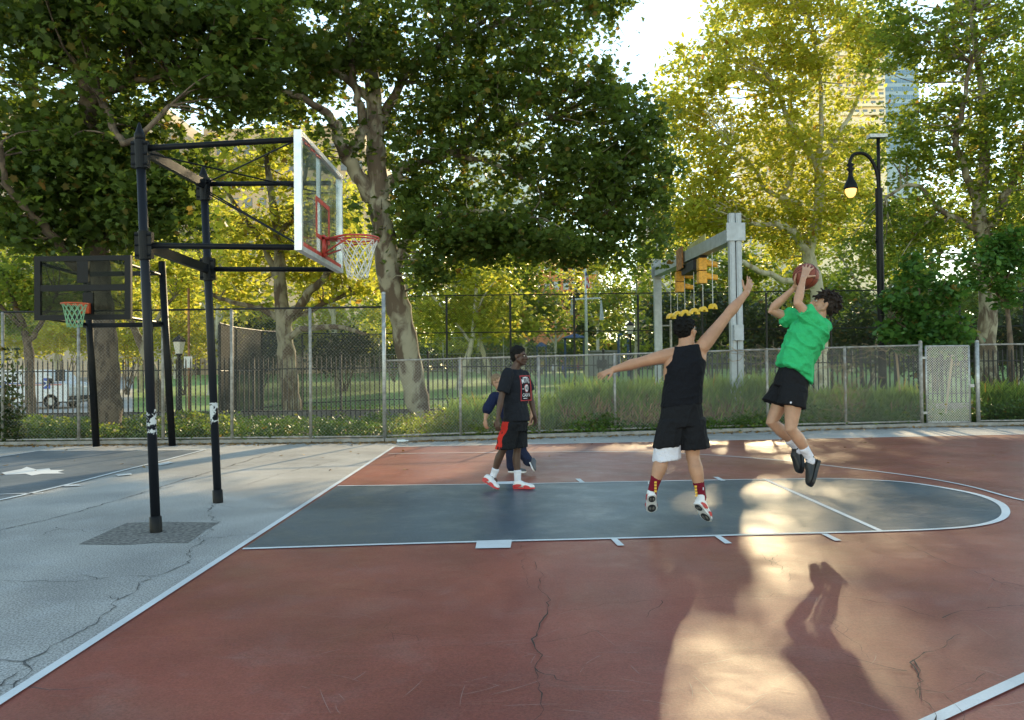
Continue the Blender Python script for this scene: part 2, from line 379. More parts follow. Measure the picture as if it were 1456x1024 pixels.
# court paint
B0 = G(560, 636); B1 = G(0, 1000); bd = (B1-B0)/np.linalg.norm(B1-B0); Bend = B0+bd*22
S1 = G(1456, 618); sdv = (S1-B0)/np.linalg.norm(S1-B0); Send = B0+sdv*26
sheet('court_surface', [B0, Bend, (Send[0], Bend[1], 0), Send], 0.004, MT['red_paint'])
K = {k: G(*uv) for k, uv in dict(n0=(345, 782), f0=(480, 692), n1=(1253, 757), f1=(1089, 683)).items()}
arc = smooth_line([G(u, v) for u, v in [(1089, 683), (1170, 681.5), (1235, 683.5), (1297, 688), (1375, 701), (1416, 714), (1430, 727), (1422, 740), (1385, 749.5), (1323, 754.5), (1253, 757)]], 6)
sheet('key_surface', [K['n0'], *reversed(arc), K['f0']], 0.008, MT['blue_paint'])
c2 = [G(u, v) for u, v in [(0, 650), (55, 641.5), (290, 640.5), (170, 671), (100, 689), (0, 712)]]
sheet('second_court_surface', [c2[1], c2[2], c2[3], c2[4], c2[5], (c2[5]+A(-2, -2.5, 0)), (c2[0]+A(-4, 0, 0)), c2[0]], 0.004, MT['faded_blue'])
mb = MB()
LW = 0.052
def line(px, w=LW, z=0.012, k=6):
    g = [G(u, v) for u, v in px]
    if len(g) > 2: g = smooth_line(g, k)
    ribbon(mb, g, w, z)
ribbon(mb, [B0-bd*0.02, B1, Bend], 0.06, 0.012)
ribbon(mb, [B0, S1, Send], LW, 0.0125)
line([(345, 782), (600, 774), (877, 767), (1253, 757)], 0.055)
line([(480, 692), (735, 689), (1022, 683.5), (1089, 683)])
ribbon(mb, arc, [LW+0.03*math.sin(math.pi*i/(len(arc)-1))**3 for i in range(len(arc))], 0.0125)
line([(1086, 682), (1253, 757)], 0.055, 0.013)
tp = [G(u, v) for u, v in [(552, 646), (744, 644), (907, 643.5), (1011, 648), (1115, 656), (1193, 665), (1297, 678), (1375, 692), (1456, 713)]]
LP0 = G(1456, 967); LP1 = G(1333, 1024)
tp += [A(8.5, -0.9, 0), A(8.25, -2.1, 0), A(7.6, -3.0, 0), LP0+(LP0-LP1)*2.2]
ribbon(mb, smooth_line(tp, 8), 0.05, 0.0127)
ribbon(mb, [LP0+(LP0-LP1)*2.2, LP0, LP1, LP1+(LP1-LP0)*3, A(0.1, -7.2, 0)], 0.062, 0.0129)
def quad(px, z=0.0135):
    g = [G(u, v, 0) for u, v in px]; mb.add([(p[0], p[1], z) for p in g], [(0, 1, 2, 3)])
quad([(676, 782), (726, 781), (728, 769.5), (678, 771)])
for a, b in (((872, 767), (883, 778)), ((1020, 764), (1036, 775)), ((1172, 761), (1192, 771))):
    quad([(b[0]-5, b[1]), (b[0]+5, b[1]-.3), (a[0]+4.5, a[1]), (a[0]-4.5, a[1])])
for a, b in (((828, 687.5), (822, 682)), ((1028, 685), (1018, 679.5))):
    quad([(a[0]-3, a[1]), (a[0]+4, a[1]), (b[0]+3, b[1]), (b[0]-4, b[1])])
quad([(694, 690), (738, 688.8), (732, 685.5), (690, 687)])
# second court lines
line([(-120, 668), (0, 650), (55, 641.5)], 0.06); line([(53, 641.5), (292, 640)], 0.06)
line([(292, 640), (235, 655), (170, 671), (100, 689), (0, 712), (-100, 730)], 0.07)
line([(-90, 706), (0, 704), (62, 702)], 0.05)
for px in ([(220, 661), (240, 657), (246, 659), (228, 663)], [(88, 691), (112, 690), (116, 692), (92, 693)], [(164, 676), (186, 674), (188, 676), (168, 678)]):
    quad(px)
o = mb.build('court_lines', MT['line'], kind='structure')
# star shaped white blot on the second court
st = [(2, 673), (18, 670), (30, 668), (38, 664.5), (52, 668.5), (70, 666.5), (72, 669), (92, 669), (82, 672), (92, 674), (60, 674.5), (45, 677), (36, 674.5), (8, 676)]
sheet('white_court_mark', [G(u, v) for u, v in st], 0.009, MT['line'])
pt = [(112, 775), (140, 762), (165, 752), (182, 743.5), (240, 742), (313, 744), (296, 754), (280, 762), (262, 773), (215, 772), (180, 775)]
pts = []
for i, (u, v) in enumerate(pt):
    g = G(u, v); pts.append(g+A(rnd.uniform(-.03, .03), rnd.uniform(-.03, .03), 0))
sheet('asphalt_patch', pts, 0.003, MT['patch'])
# cracks: thin jagged dark strips
def crack(mb, px, w, z, jit=0.02, br=True):
    g = [G(u, v) for u, v in px]; out = []
    for i in range(len(g)-1):
        L = np.linalg.norm(g[i+1]-g[i]); n = max(3, int(L/0.05))
        off = 0
        for j in range(n):
            off = off*0.75+rnd.gauss(0, jit); d = (g[i+1]-g[i])/L; out.append(g[i]+(g[i+1]-g[i])*j/n+A(-d[1], d[0], 0)*off)
    out.append(g[-1])
    ribbon(mb, out, [w*.8*rnd.uniform(0.15, 1.5)*(.45+.9*abs(noise.noise(V(_*1.7+A(w, 0, 0))))) for _ in out], z, 0.3)
    if br:
        for _ in range(max(1, len(out)//40)):
            p = out[rnd.randrange(len(out))]; a = rnd.uniform(0, 6.28); q = [p]
            for _ in range(rnd.randint(4, 10)):
                a += rnd.gauss(0, .5); q.append(q[-1]+A(math.cos(a), math.sin(a), 0)*0.05)
            ribbon(mb, q, [w*0.6*(1-i/len(q))+0.001 for i in range(len(q))], z, 0.2)
mb = MB()
for px, w in (([(-60, 1040), (0, 985), (60, 925), (110, 900), (165, 860), (200, 832), (235, 815), (270, 801), (262, 790), (290, 768)], .018),
              ([(-60, 955), (0, 940), (55, 938), (30, 965), (0, 975)], .014),
              ([(-30, 822), (0, 825), (80, 828), (150, 822), (240, 820)], .012), ([(308, 718), (298, 728), (312, 742), (305, 745)], .02), ([(288, 766), (330, 763), (392, 756)], .014),
              ([(300, 745), (292, 757), (278, 770)], .012), ([(80, 750), (130, 757), (170, 752)], .012), ([(310, 720), (370, 724), (430, 722)], .010)):
    crack(mb, px, w, 0.0045)
for px, w in (([(-60, 768), (0, 755), (90, 733), (180, 708), (250, 686)], .035), ([(250, 686), (330, 662), (400, 640)], .05), ([(350, 690), (420, 668), (480, 655)], .02)):
    crack(mb, px, w, 0.0045, 0.012)
mb.build('asphalt_cracks', MT['crack_asphalt'], kind='structure')
mb = MB()
for px, w in (([(762, 800), (768, 815), (765, 835), (778, 860), (776, 876), (772, 890), (762, 912), (766, 935), (762, 960), (768, 990), (758, 1030)], .010),
              ([(735, 770), (742, 800), (748, 840)], .004), ([(800, 872), (860, 862), (940, 856), (1020, 851), (1100, 849), (1200, 851), (1262, 860), (1330, 881)], .006),
              ([(1340, 882), (1370, 872), (1456, 862)], .008), ([(1366, 905), (1345, 920), (1318, 932), (1302, 948), (1314, 962), (1308, 985), (1322, 1005), (1330, 1030)], .012),
              ([(1175, 940), (1235, 955), (1290, 958)], .008), ([(1255, 760), (1300, 781), (1345, 800), (1400, 820), (1456, 842)], .008),
              ([(1000, 655), (1050, 672), (1090, 684)], .006), ([(900, 690), (1010, 700), (1120, 735)], .003), ([(1100, 800), (1130, 812), (1120, 830)], .004),
              ([(620, 925), (760, 918), (860, 900)], .003), ([(1400, 960), (1340, 990), (1370, 1030)], .004), ([(480, 840), (560, 846)], .003), ([(1180, 870), (1200, 905), (1235, 940)], .003), ([(560, 880), (548, 900), (560, 915)], .003), ([(1105, 792), (1092, 800), (1110, 818)], .005)):
    crack(mb, px, w, 0.0145, 0.012)
mb.build('court_cracks', MT['crack'], kind='structure')
# scuff marks: pale thin scratches in the paint
MT['scuff'] = mat('scuff', (0.34, 0.22, 0.19), 0.6)
mb = MB()
for _ in range(130):
    u = rnd.uniform(430, 1450); v = 720+300*rnd.random()**1.0
    g = G(u, v)
    if g[0] < 0.2: continue
    a = rnd.gauss(0.5, 0.9); L = rnd.uniform(.05, .32); cv = rnd.gauss(0, .35); q = [g]
    for _ in range(7):
        a += cv*0.12; q.append(q[-1]+A(math.cos(a), math.sin(a), 0)*L/7)
    ribbon(mb, q, [rnd.uniform(.001, .0035)*(1 if 0 < i < 7 else .3) for i in range(8)], 0.0142)
mb.build('court_scuffs', MT['scuff'], kind='structure')
# concrete kerb strip below the fence + walkway behind the sideline is asphalt
mb = MB()
for a, b in ((FL, F1), (F1, F2), (F2, FR)):
    d = (b-a)/np.linalg.norm(b-a); nrm = A(-d[1], d[0], 0)
    mb.bar(a-nrm*0.02+A(0, 0, .03), b-nrm*0.02+A(0, 0, .03), 0.16, 0.10)
mb.build('fence_kerb', MT['concrete'], kind='structure')
# ================================================================== FENCES
def chain(mb, a, b, z0, h, pitch, r):
    """diamond wire mesh between ground points a, b"""
    a = A(a[0], a[1], 0); b = A(b[0], b[1], 0); L = np.linalg.norm(b-a); d = (b-a)/L; nrm = A(-d[1], d[0], 0)
    k = -h
    def seg(s0, zz0, s1, zz1, off):
        p = a+d*s0+A(0, 0, z0+zz0)+nrm*off; q = a+d*s1+A(0, 0, z0+zz1)+nrm*off
        dd = (q-p)/np.linalg.norm(q-p); e1 = nrm*r; e2 = np.cross(dd, nrm)*r
        vs = [p+e1, p-e1*.5+e2*.87, p-e1*.5-e2*.87, q+e1, q-e1*.5+e2*.87, q-e1*.5-e2*.87]
        mb.add(vs, [(0, 1, 4, 3), (1, 2, 5, 4), (2, 0, 3, 5)])
    while k < L:
        s0, t0 = (k, 0) if k >= 0 else (0, -k); s1 = min(k+h, L); t1 = s1-k
        if s1-s0 > 0.02:
            seg(s0, t0, s1, t1, r); seg(L-s0, t0, L-s1, t1, -r)
        k += pitch

def topz(u, v, Y): return at(u, v, Y)[2]

# --- low chain-link fence (right part + gate) and tall one (left part)
low = thing('chain_link_fence', F2, 'low galvanised chain link fence with dry vines along the far sideline', 'fence')
px_posts = [(655, 624), (767, 620.5), (875, 617.5), (983, 614.5), (1092, 611.5), (1203, 609)]
pp = [F1]+[G(*p) for p in px_posts]+[F2]
hL = [topz(550, 513, pp[0][1]), topz(655, 510, pp[1][1]), topz(767, 507, pp[2][1]), topz(875, 504, pp[3][1]), topz(983, 500.5, pp[4][1]), topz(1092, 497, pp[5][1]), topz(1203, 494, pp[6][1]), topz(1311, 491, pp[7][1])]
def rail(parent, name, pts, r, m):
    mb = MB(); mb.tube(pts, r, 8); return mb.build(name, m, parent, True)
rail(low, 'top_rail', [A(p[0], p[1], h) for p, h in zip(pp, hL)], 0.022, MT['galv_old'])
rail(low, 'bottom_rail', [A(p[0], p[1], 0.13) for p in pp], 0.020, MT['galv_old'])
for i in range(len(pp)-1):
    mb = MB(); chain(mb, pp[i], pp[i+1], 0.10, (hL[i]+hL[i+1])/2-0.10, 0.076, 0.0018); mb.build('wire_mesh', MT['galv'], low)
for p, h in zip(pp[1:-1], hL[1:-1]):
    mb = MB(); mb.tube([A(p[0], p[1], 0), A(p[0], p[1], h)], 0.032, 10); mb.ell(A(p[0], p[1], h+.01), (A(.035, 0, 0), A(0, .035, 0), A(0, 0, .03)), 8, 5); mb.build('post', MT['galv_old'], low, True)
# end section right of the gate
ends = [F3+dR*0.12, F3+dR*3.2, FR]; h3 = topz(1391, 489, F3[1])
e = thing('chain_link_fence', ends[0], 'short run of black coated chain link fence at the right frame edge beyond the gate', 'fence')
rail(e, 'top_rail', [A(p[0], p[1], h3-.02) for p in ends], 0.022, MT['galv_old']); rail(e, 'bottom_rail', [A(p[0], p[1], .12) for p in ends], .02, MT['galv_old'])
for i in range(2):
    mb = MB(); chain(mb, ends[i], ends[i+1], .1, h3-.12, .076, .0018); mb.build('wire_mesh', MT['iron'], e)
for p in ends[:2]:
    mb = MB(); mb.tube([A(p[0], p[1], 0), A(p[0], p[1], h3+.04)], 0.05, 12); mb.ell(A(p[0], p[1], h3+.06), (A(.055, 0, 0), A(0, .055, 0), A(0, 0, .04)), 10, 5); mb.build('post', MT['galv'], e, True)
# gate
g = thing('gate', F2, 'silver chain link gate between two galvanised posts in the low fence', 'gate')
ga, gb = F2+dR*0.14, F3-dR*0.10; hg = h3-.05
mb = MB()
for p in (ga, gb): mb.tube([A(p[0], p[1], .08), A(p[0], p[1], hg)], .024, 8)
for z in (.10, hg): mb.tube([A(ga[0], ga[1], z), A(gb[0], gb[1], z)], .022, 8)
mb.build('gate_frame', MT['galv'], g, True)
mb = MB(); chain(mb, ga, gb, .1, hg-.1, .066, .0042); mb.build('wire_mesh', MT['silver'], g)
mb = MB(); mb.tube([A(F2[0], F2[1], 0), A(F2[0], F2[1], h3+.05)], .045, 12); mb.ell(A(F2[0], F2[1], h3+.06), (A(.05, 0, 0), A(0, .05, 0), A(0, 0, .05)), 10, 5); mb.build('gate_post', MT['galv_old'], g, True)
for z in (.35, hg-.3):
    mb = MB(); mb.box((F2+dR*0.07+A(0, 0, z)), (.06, .035, .03), np.array([dR, A(-dR[1], dR[0], 0), A(0, 0, 1)])); mb.build('hinge', MT['galv'], g)
mb = MB(); mb.box(gb+dR*0.04+A(0, -.03, 1.05), (.06, .02, .04)); mb.build('latch', MT['galv'], g)

# tall fence on the left
tall = thing('tall_chain_link_fence', F1, 'tall rusty chain link fence behind the left half of the court', 'fence')
uL = [-80, 4, 112, 232, 330, 442]; tp = [F1-dL*0.0]+[]
vb = lambda u: 633-(u/547)*5
TP = [G(u, vb(u)) for u in uL]+[F1]; TP[0] = FL
hz = 3.05
rail(tall, 'top_rail', [A(p[0], p[1], hz) for p in TP], .022, MT['iron'])
rail(tall, 'bottom_rail', [A(p[0], p[1], .12) for p in TP], .02, MT['galv_old'])
for i in range(len(TP)-1):
    mb = MB(); chain(mb, TP[i], TP[i+1], .1, hz-.1, .082, .0016); mb.build('wire_mesh', MT['galv_old'], tall)
for p in TP[1:-1]:
    mb = MB(); mb.tube([A(p[0], p[1], 0), A(p[0], p[1], hz)], .035, 10); mb.build('post', MT['galv_old'], tall, True)
mb = MB(); mb.tube([A(F1[0], F1[1], 0), A(F1[0], F1[1], 3.35)], .045, 12); mb.ell(A(F1[0], F1[1], 3.36), (A(.05, 0, 0), A(0, .05, 0), A(0, 0, .04)), 10, 5); mb.build('end_post', MT['galv'], tall, True)

# iron picket fence
def picket_fence(x0, x1, label, Y0, Y1):
    t = thing('iron_picket_fence', (x0, Y0, 0), label, 'fence'); n = int(round((x1-x0)/2.6)); H = 1.95
    for i in range(n):
        xa = x0+(x1-x0)*i/n; xb = x0+(x1-x0)*(i+1)/n; ya = Y0+(Y1-Y0)*i/n; yb = Y0+(Y1-Y0)*(i+1)/n
        mb = MB(); k = int((xb-xa)/.15)
        for j in range(1, k):
            x = xa+(xb-xa)*j/k; y = ya+(yb-ya)*j/k; mb.box((x, y, H/2+.12), (.016, .016, H/2-.05)); mb.lathe((x, y, H+.06), [(.016, 0), (.018, .03), (0, .11)], 5)
        for z in (.42, H-.22): mb.bar((xa, ya, z), (xb, yb, z), .03, .035)
        mb.build('picket_panel', MT['iron'], t)
        mb = MB(); mb.box((xa, ya, H/2+.1), (.035, .035, H/2+.1)); mb.ell((xa, ya, H+.24), (A(.045, 0, 0), A(0, .045, 0), A(0, 0, .045)), 8, 6); mb.build('post', MT['iron'], t)
picket_fence(-22, -8.6, 'black iron picket fence in front of the white mail van', YI, YI)
picket_fence(-8.5, 7.8, 'black iron picket fence behind the weeds and leaning tree trunk', YI, YI)
picket_fence(8.0, 26, 'black iron picket fence behind the shrubs on the right', YI, YI+1.0)
mb = MB(); mb.box((2, YI+.35, .18), (24, .15, .24)); mb.build('low_concrete_wall', MT['concrete'], label='low brown concrete wall at the foot of the iron picket fence', cat='wall')

# tall black sports fence far
def sports_fence(pts, H, label, rails, pitch, mesh=True, r=.05, wr=.004, m='iron'):
    t = thing('sports_fence', pts[0], label, 'fence')
    for i, p in enumerate(pts):
        z0 = lawn_z(p[1])-.05
        mb = MB(); mb.tube([A(p[0], p[1], z0), A(p[0], p[1], z0+H)], r, 8); mb.build('post', MT[m], t)
    for z in rails:
        mb = MB(); mb.tube([A(p[0], p[1], lawn_z(p[1])+z) for p in pts], r*.55, 6); mb.build('rail', MT[m], t)
    if mesh:
        for i in range(len(pts)-1):
            mb = MB(); chain(mb, pts[i], pts[i+1], lawn_z(pts[i][1]), H, pitch, wr); mb.build('wire_mesh', MT[m], t)
YB = 28.0; zr = lawn_z(YB)
HB = topz(750, 419, YB)-zr
sports_fence([A(x, YB, 0) for x in np.arange(at(545, 500, YB)[0], 34, 3.02)], HB, 'tall black sports fence across the middle of the park behind the lawn edge', [.2, topz(750, 472, YB)-zr, HB], .12)
ret = [at(312, 500, 17.0), at(335, 500, 19.5), at(372, 500, 22.5), at(430, 500, 25.5), at(545, 500, YB)]
sports_fence([A(p[0], p[1], 0) for p in ret], 3.3, 'dark mesh sports fence running back into the park beside the forked pale tree', [.2, 1.7, 3.3], .05, wr=.006)
sports_fence([A(at(u, 500, 58)[0], 58, 0) for u in (470, 540, 630, 668, 716, 790)], 4.0, 'thin grey backstop fence far across the lawn', [1.2, 2.6, 4.0], .3, r=.04, wr=.008, m='galv')

# ================================================================== HOOPS
def net(mb, c, r0, r1, h, n=12, rows=5, w=.006):
    P = {}
    for j in range(rows+1):
        t = j/rows; rr = r0+(r1-r0)*(t**.7); z = c[2]-h*t
        for i in range(n):
            a = 2*math.pi*(i+(.5 if j % 2 else 0))/n; P[j, i] = A(c[0]+rr*math.cos(a), c[1]+rr*math.sin(a), z+rnd.uniform(-.012, .012))
    for j in range(rows):
        for i in range(n):
            a = P[j, i]; b1 = P[j+1, i]; b2 = P[j+1, (i+(1 if j % 2 else -1)) % n]
            mb.tube([a, b1], w, 4); mb.tube([a, b2], w, 4)
    for i in range(n):
        mb.tube([P[rows, i], (P[rows, i]+P[rows, (i+1) % n])/2-A(0, 0, .03), P[rows, (i+1) % n]], w, 4)

HN = thing('basketball_hoop', G(222, 757), 'near basketball hoop with clear glass board, white net and black double posts', 'hoop')
nb = G(222, 757); fb = G(310, 715)
zt = 3.93; lean = A(-.15, .0, 0)
nt_ = nb+lean+A(0, 0, topz(198, 184, nb[1])); ft_ = fb+lean*1.05+A(0, 0, topz(291, 243, fb[1]))
ptn = lambda z: nb+(nt_-nb)*(z/nt_[2]); ptf = lambda z: fb+(ft_-fb)*(z/ft_[2])
def mainpost(a, b, r, collars):
    mb = MB(); d = (b-a); L = np.linalg.norm(d); mb.tube([a, a+d*.5, b-d*.02], [r, r, r*.95], 18)
    o = mb.build('post', MT['post_paint'], HN, True)
    mb = MB(); u = d/L
    mb.lathe(b-u*.10, [(r*1.02, 0), (r*1.15, .01), (r*1.15, .05), (r*.9, .07), (r*.6, .11), (r*.25, .16), (0, .17)], 14, u); mb.build('post_cap', MT['black_metal'], HN, True)
    for z in collars:
        p = a+d*(z/b[2]); mb = MB(); mb.lathe(p-u*.14, [(r, 0), (r*1.25, .0), (r*1.25, .28), (r, .28)], 16, u)
        for zz in (-.1, 0, .1): mb.tube([p+u*zz+A(-r*1.7, -.03, 0), p+u*zz+A(r*1.7, -.03, 0)], .013, 6)
        mb.box(p+A(-r*1.4, 0, 0), (.02, .03, .13)); mb.box(p+A(r*1.4, 0, 0), (.02, .03, .13)); mb.build('clamp', MT['black_metal'], HN)
    mb = MB(); mb.lathe(a, [(r*1.0, .16), (r*1.25, .15), (r*1.28, .0)], 16, u); mb.build('base_collar', MT['black_metal'], HN, True)
    return o
# post paint with chipped patch (white primer)
m = mat('post_paint', (0.007, 0.009, 0.012), 0.40, spec=.18); nt = m.node_tree; p_ = nt.nodes['Principled BSDF']
tc = nd(nt, 'ShaderNodeTexCoord'); n1 = nd(nt, 'ShaderNodeTexNoise', Scale=11.0, Detail=7.0, Roughness=.65); nt.links.new(tc.outputs['Object'], n1.inputs['Vector'])
sx = nd(nt, 'ShaderNodeSeparateXYZ'); nt.links.new(tc.outputs['Object'], sx.inputs[0])
mr = nd(nt, 'ShaderNodeMapRange'); mr.inputs['From Min'].default_value = .55; mr.inputs['From Max'].default_value = 1.25; nt.links.new(sx.outputs['Z'], mr.inputs['Value'])
hr = ramp(nt, mr.outputs[0], [(0, (0, 0, 0)), (.50, (.06, .06, .06)), (.62, (.27,)*3), (.92, (.25,)*3), (.95, (-.0,)*3)])
ad = nd(nt, 'ShaderNodeMath', operation='ADD'); nt.links.new(n1.outputs['Fac'], ad.inputs[0]); nt.links.new(hr.outputs['Color'], ad.inputs[1])
fr = ramp(nt, ad.outputs[0], [(.735, (0, 0, 0)), (.745, (1, 1, 1))]); nt.links.new(mixc(nt, fr.outputs['Color'], (0.010, 0.012, 0.017), (0.62, .66, .70)), p_.inputs['Base Color'])
MT['post_paint'] = m
BX = 0.3124; yb = -0.1143; by0, by1 = yb-.915, yb+.915; bz0, bz1 = 2.7788, 2.7788+1.22
zl = 2.72+.09
mainpost(nb, nt_, .045, [nt_[2]-.25, zl]); mainpost(fb, ft_, .047, [ft_[2]-.22, zl])
def hbar(name, a, b, r): mb = MB(); mb.tube([a, b], r, 12); return mb.build(name, MT['black_metal'], HN, True)
zt1 = nt_[2]-.19
tn = at(417, 197.5, by0); tfy = at(470, 259, by1-.25)
hbar('top_bar', ptn(zt1), A(BX-.06, by0+.03, tn[2]), .03); hbar('top_bar', ptf(ft_[2]-.16), A(BX-.06, by1-.25, ft_[2]-.16), .03)
hbar('lower_bar', ptn(zl), A(BX-.06, by0+.03, zl), .03); hbar('lower_bar', ptf(zl), A(BX-.06, by1-.12, zl-.0), .03)
for z1, z2 in ((zt1, ft_[2]-.16), (zl, zl)):
    mb = MB(); a = ptn(z1); b = ptf(z2); mb.bar(a, b, .055, .10); mb.build('cross_beam', MT['black_metal'], HN)
for a, b in ((ptn(zt1-.03), A(BX-.05, yb+.25, 3.62)), (ptf(ft_[2]-.16), A(BX-.05, by0+.05, bz1-.1)), (ptf(ft_[2]-.25), A(BX-.05, yb-.55, zl+.05)), (ptf(ft_[2]-.22), A(BX-.05, yb-.45, zl+.05))):
    mb = MB(); mb.tube([a, b], .009, 6); mb.build('brace_rod', MT['black_metal'], HN)
# board
def glass_mat(name, al, tint=(0.55, 0.60, 0.58), tv=.88):
    m = bpy.data.materials.new(name); m.use_nodes = True; nt = m.node_tree; L = nt.links
    for n in list(nt.nodes): nt.nodes.remove(n)
    out = nd(nt, 'ShaderNodeOutputMaterial'); tr = nd(nt, 'ShaderNodeBsdfTransparent'); tr.inputs[0].default_value = (tv-.02, tv+.02, tv, 1)
    gl = nd(nt, 'ShaderNodeBsdfGlossy'); gl.inputs['Roughness'].default_value = .06; df = nd(nt, 'ShaderNodeBsdfDiffuse'); df.inputs[0].default_value = (*tint, 1)
    lw_ = nd(nt, 'ShaderNodeLayerWeight'); fz = ramp(nt, lw_.outputs['Facing'], [(0, (.03*tv**4,)*3), (.6, (.08*tv**4,)*3), (1, (.6,)*3)])
    m1 = nd(nt, 'ShaderNodeMixShader'); L.new(fz.outputs[0], m1.inputs[0]); L.new(tr.outputs[0], m1.inputs[1]); L.new(gl.outputs[0], m1.inputs[2])
    tc = nd(nt, 'ShaderNodeTexCoord'); n = nd(nt, 'ShaderNodeTexNoise', Scale=3.0, Detail=6.0); L.new(tc.outputs['Object'], n.inputs['Vector'])
    r = ramp(nt, n.outputs['Fac'], [(.4, (al*.4,)*3), (.75, (al*1.6,)*3)])
    m2 = nd(nt, 'ShaderNodeMixShader'); L.new(r.outputs[0], m2.inputs[0]); L.new(m1.outputs[0], m2.inputs[1]); L.new(df.outputs[0], m2.inputs[2]); L.new(m2.outputs[0], out.inputs[0])
    return m
MT['glass'] = glass_mat('board_glass', .07, (.75, .8, .8))
mb = MB(); mb.box((BX, yb, (bz0+bz1)/2), (.006, .87, .565)); gb_ = mb.build('backboard_glass', MT['glass'], HN)
mb = MB(); w = .05
mb.box((BX-.01, by0+.022, (bz0+bz1)/2), (.038, .024, .61)); mb.box((BX-.01, by1-.022, (bz0+bz1)/2), (.038, .024, .61))
mb.box((BX-.01, yb, bz0+.024), (.036, .866, .026)); mb.box((BX-.01, yb, bz1-.024), (.036, .866, .026)); mb.build('backboard_frame', MT['silver'], HN)
mb = MB()
for yy in (yb,): mb.box((BX-.035, yy, (bz0+bz1)/2), (.02, .03, .57))
mb.build('board_upright', MT['silver'], HN)
mb = MB()   # red target rectangle and border strips
rz0, rz1 = 3.02, 3.47
for (y0, y1, z0, z1) in ((yb-.30, yb+.30, rz0, rz0+.05), (yb-.30, yb+.30, rz1-.05, rz1), (yb-.30, yb-.25, rz0+.05, rz1-.05), (yb+.25, yb+.30, rz0+.05, rz1-.05)):
    mb.box((BX+.011, (y0+y1)/2, (z0+z1)/2), (.003, (y1-y0)/2, (z1-z0)/2))
mb.build('target_square', MT['red_metal'], HN)
mb = MB(); z = bz0+.075
mb.box((BX+.012, yb, z), (.004, .84, .022)); mb.build('lower_trim', MT['red_metal'], HN)
for k in range(7):
    mb = MB(); y = by0+.12+k*.11; mb.box((BX+.012, y, bz1-.065-.012*(k % 2)), (.003, .035, .010)); mb.build('worn_trim_piece', MT['red_metal'], HN)
# rim
RC = A(BX+.40, yb, 3.05); rr = .235
rim = MB(); rim.tube([RC+A(rr*math.cos(t), rr*math.sin(t), 0) for t in np.linspace(0, 2*math.pi, 33)], .011, 8, caps=False)
rim.tube([RC+A(rr*math.cos(t), rr*math.sin(t), -.028) for t in np.linspace(0, 2*math.pi, 33)], .008, 8, caps=False)
rim.box((BX+.10, yb, 3.045), (.09, .07, .012)); rim.box((BX+.03, yb, 2.96), (.015, .07, .12))
for s in (-1, 1):
    rim.tube([A(BX+.04, yb+s*.05, 2.88), RC+A(-.06, s*rr*.95, -.03)], .010, 6); rim.bar(A(BX+.1, yb+s*.06, 3.04), RC+A(-rr*.6, s*rr*.78, 0), .03, .02)
rim_o = rim.build('rim', MT['red_metal'], HN, True)
mb = MB(); net(mb, RC-A(0, 0, .02), rr*.98, .115, .40, 12, 5, .0055); mb.build('net', MT['net_white'], HN)

# far hoop
q0 = G(137, 635); q1 = G(245, 634); YH = 6.35
HF = thing('basketball_hoop', q0, 'far basketball hoop with black framed board, orange rim and green net', 'hoop')
zlo = at(118, 455, YH)[2]; zhi = at(118, 364, YH)[2]
def fpost(base, top_uv):
    t = at(*top_uv, base[1]); mb = MB(); mb.tube([base+A(0, 0, 0), t], .075, 14); mb.build('post', MT['black_metal'], HF, True); return t
tA = fpost(q0, (122, 372)); tB = fpost(q1, (230, 372))
cx0, cx1 = at(50, 400, YH)[0], at(187, 400, YH)[0]
def pb(y0, u, v): return at(u, v, y0)
mb = MB(); xm = (cx0+cx1)/2; zm = (zlo+zhi)/2
hw = (cx1-cx0)/2; hh = (zhi-zlo)/2
for s in (-1, 1):
    mb.box((xm+s*(hw-.06), YH, zm), (.06, .035, hh)); mb.box((xm, YH, zm+s*(hh-.05)), (hw-.12, .035, .05))
mb.box((xm, YH, zm+.0), (hw-.12, .03, .06)); mb.box((xm+.0, YH+.001, zm+hh*.5+.02), (.11, .028, hh*.5-.08)); mb.box((xm+.1, YH+.001, zm-hh*.5-.02), (.10, .028, hh*.5-.08))
mb.build('backboard_frame', MT['black_metal'], HF)
MT['glass_old'] = glass_mat('scratched_board', .02, (.1, .1, .1), .55)
mb = MB(); mb.box((xm, YH, zm), (hw-.10, .008, hh-.08)); mb.build('backboard_panel', MT['glass_old'], HF)
for t, zz in ((tA, zhi-.15), (tB, zhi-.15), (tA, zlo+.05), (tB, zlo+.05)):
    s = -1 if t is tA else 1
    mb = MB(); mb.tube([A(t[0], t[1], zz), A(xm+s*(hw-.15), YH+.03, zz)], .035, 8); mb.build('support_arm', MT['black_metal'], HF)
for zz in (zhi-.1, zlo+.02):
    mb = MB(); mb.bar(A(tA[0]-.05, q0[1], zz), A(tB[0]+.05, q1[1], zz), .06, .1); mb.build('cross_beam', MT['black_metal'], HF)
rc = at(106, 432, YH-.42)
mb = MB(); r2 = .228
mb.tube([rc+A(r2*math.cos(t), r2*math.sin(t), 0) for t in np.linspace(0, 2*math.pi, 29)], .014, 8, caps=False)
mb.box((rc[0]+.03, YH-.09, rc[2]-.06), (.07, .06, .10)); mb.bar(rc+A(-.05, r2*.9, -.01), rc+A(-.02, .34, -.04), .05, .03); mb.bar(rc+A(.1, r2*.8, -.01), rc+A(.05, .34, -.04), .05, .03)
mb.build('rim', MT['orange_metal'], HF, True)
mb = MB(); net(mb, rc, r2*.97, .13, .42, 12, 5, .0065); mb.build('net', MT['net_green'], HF)

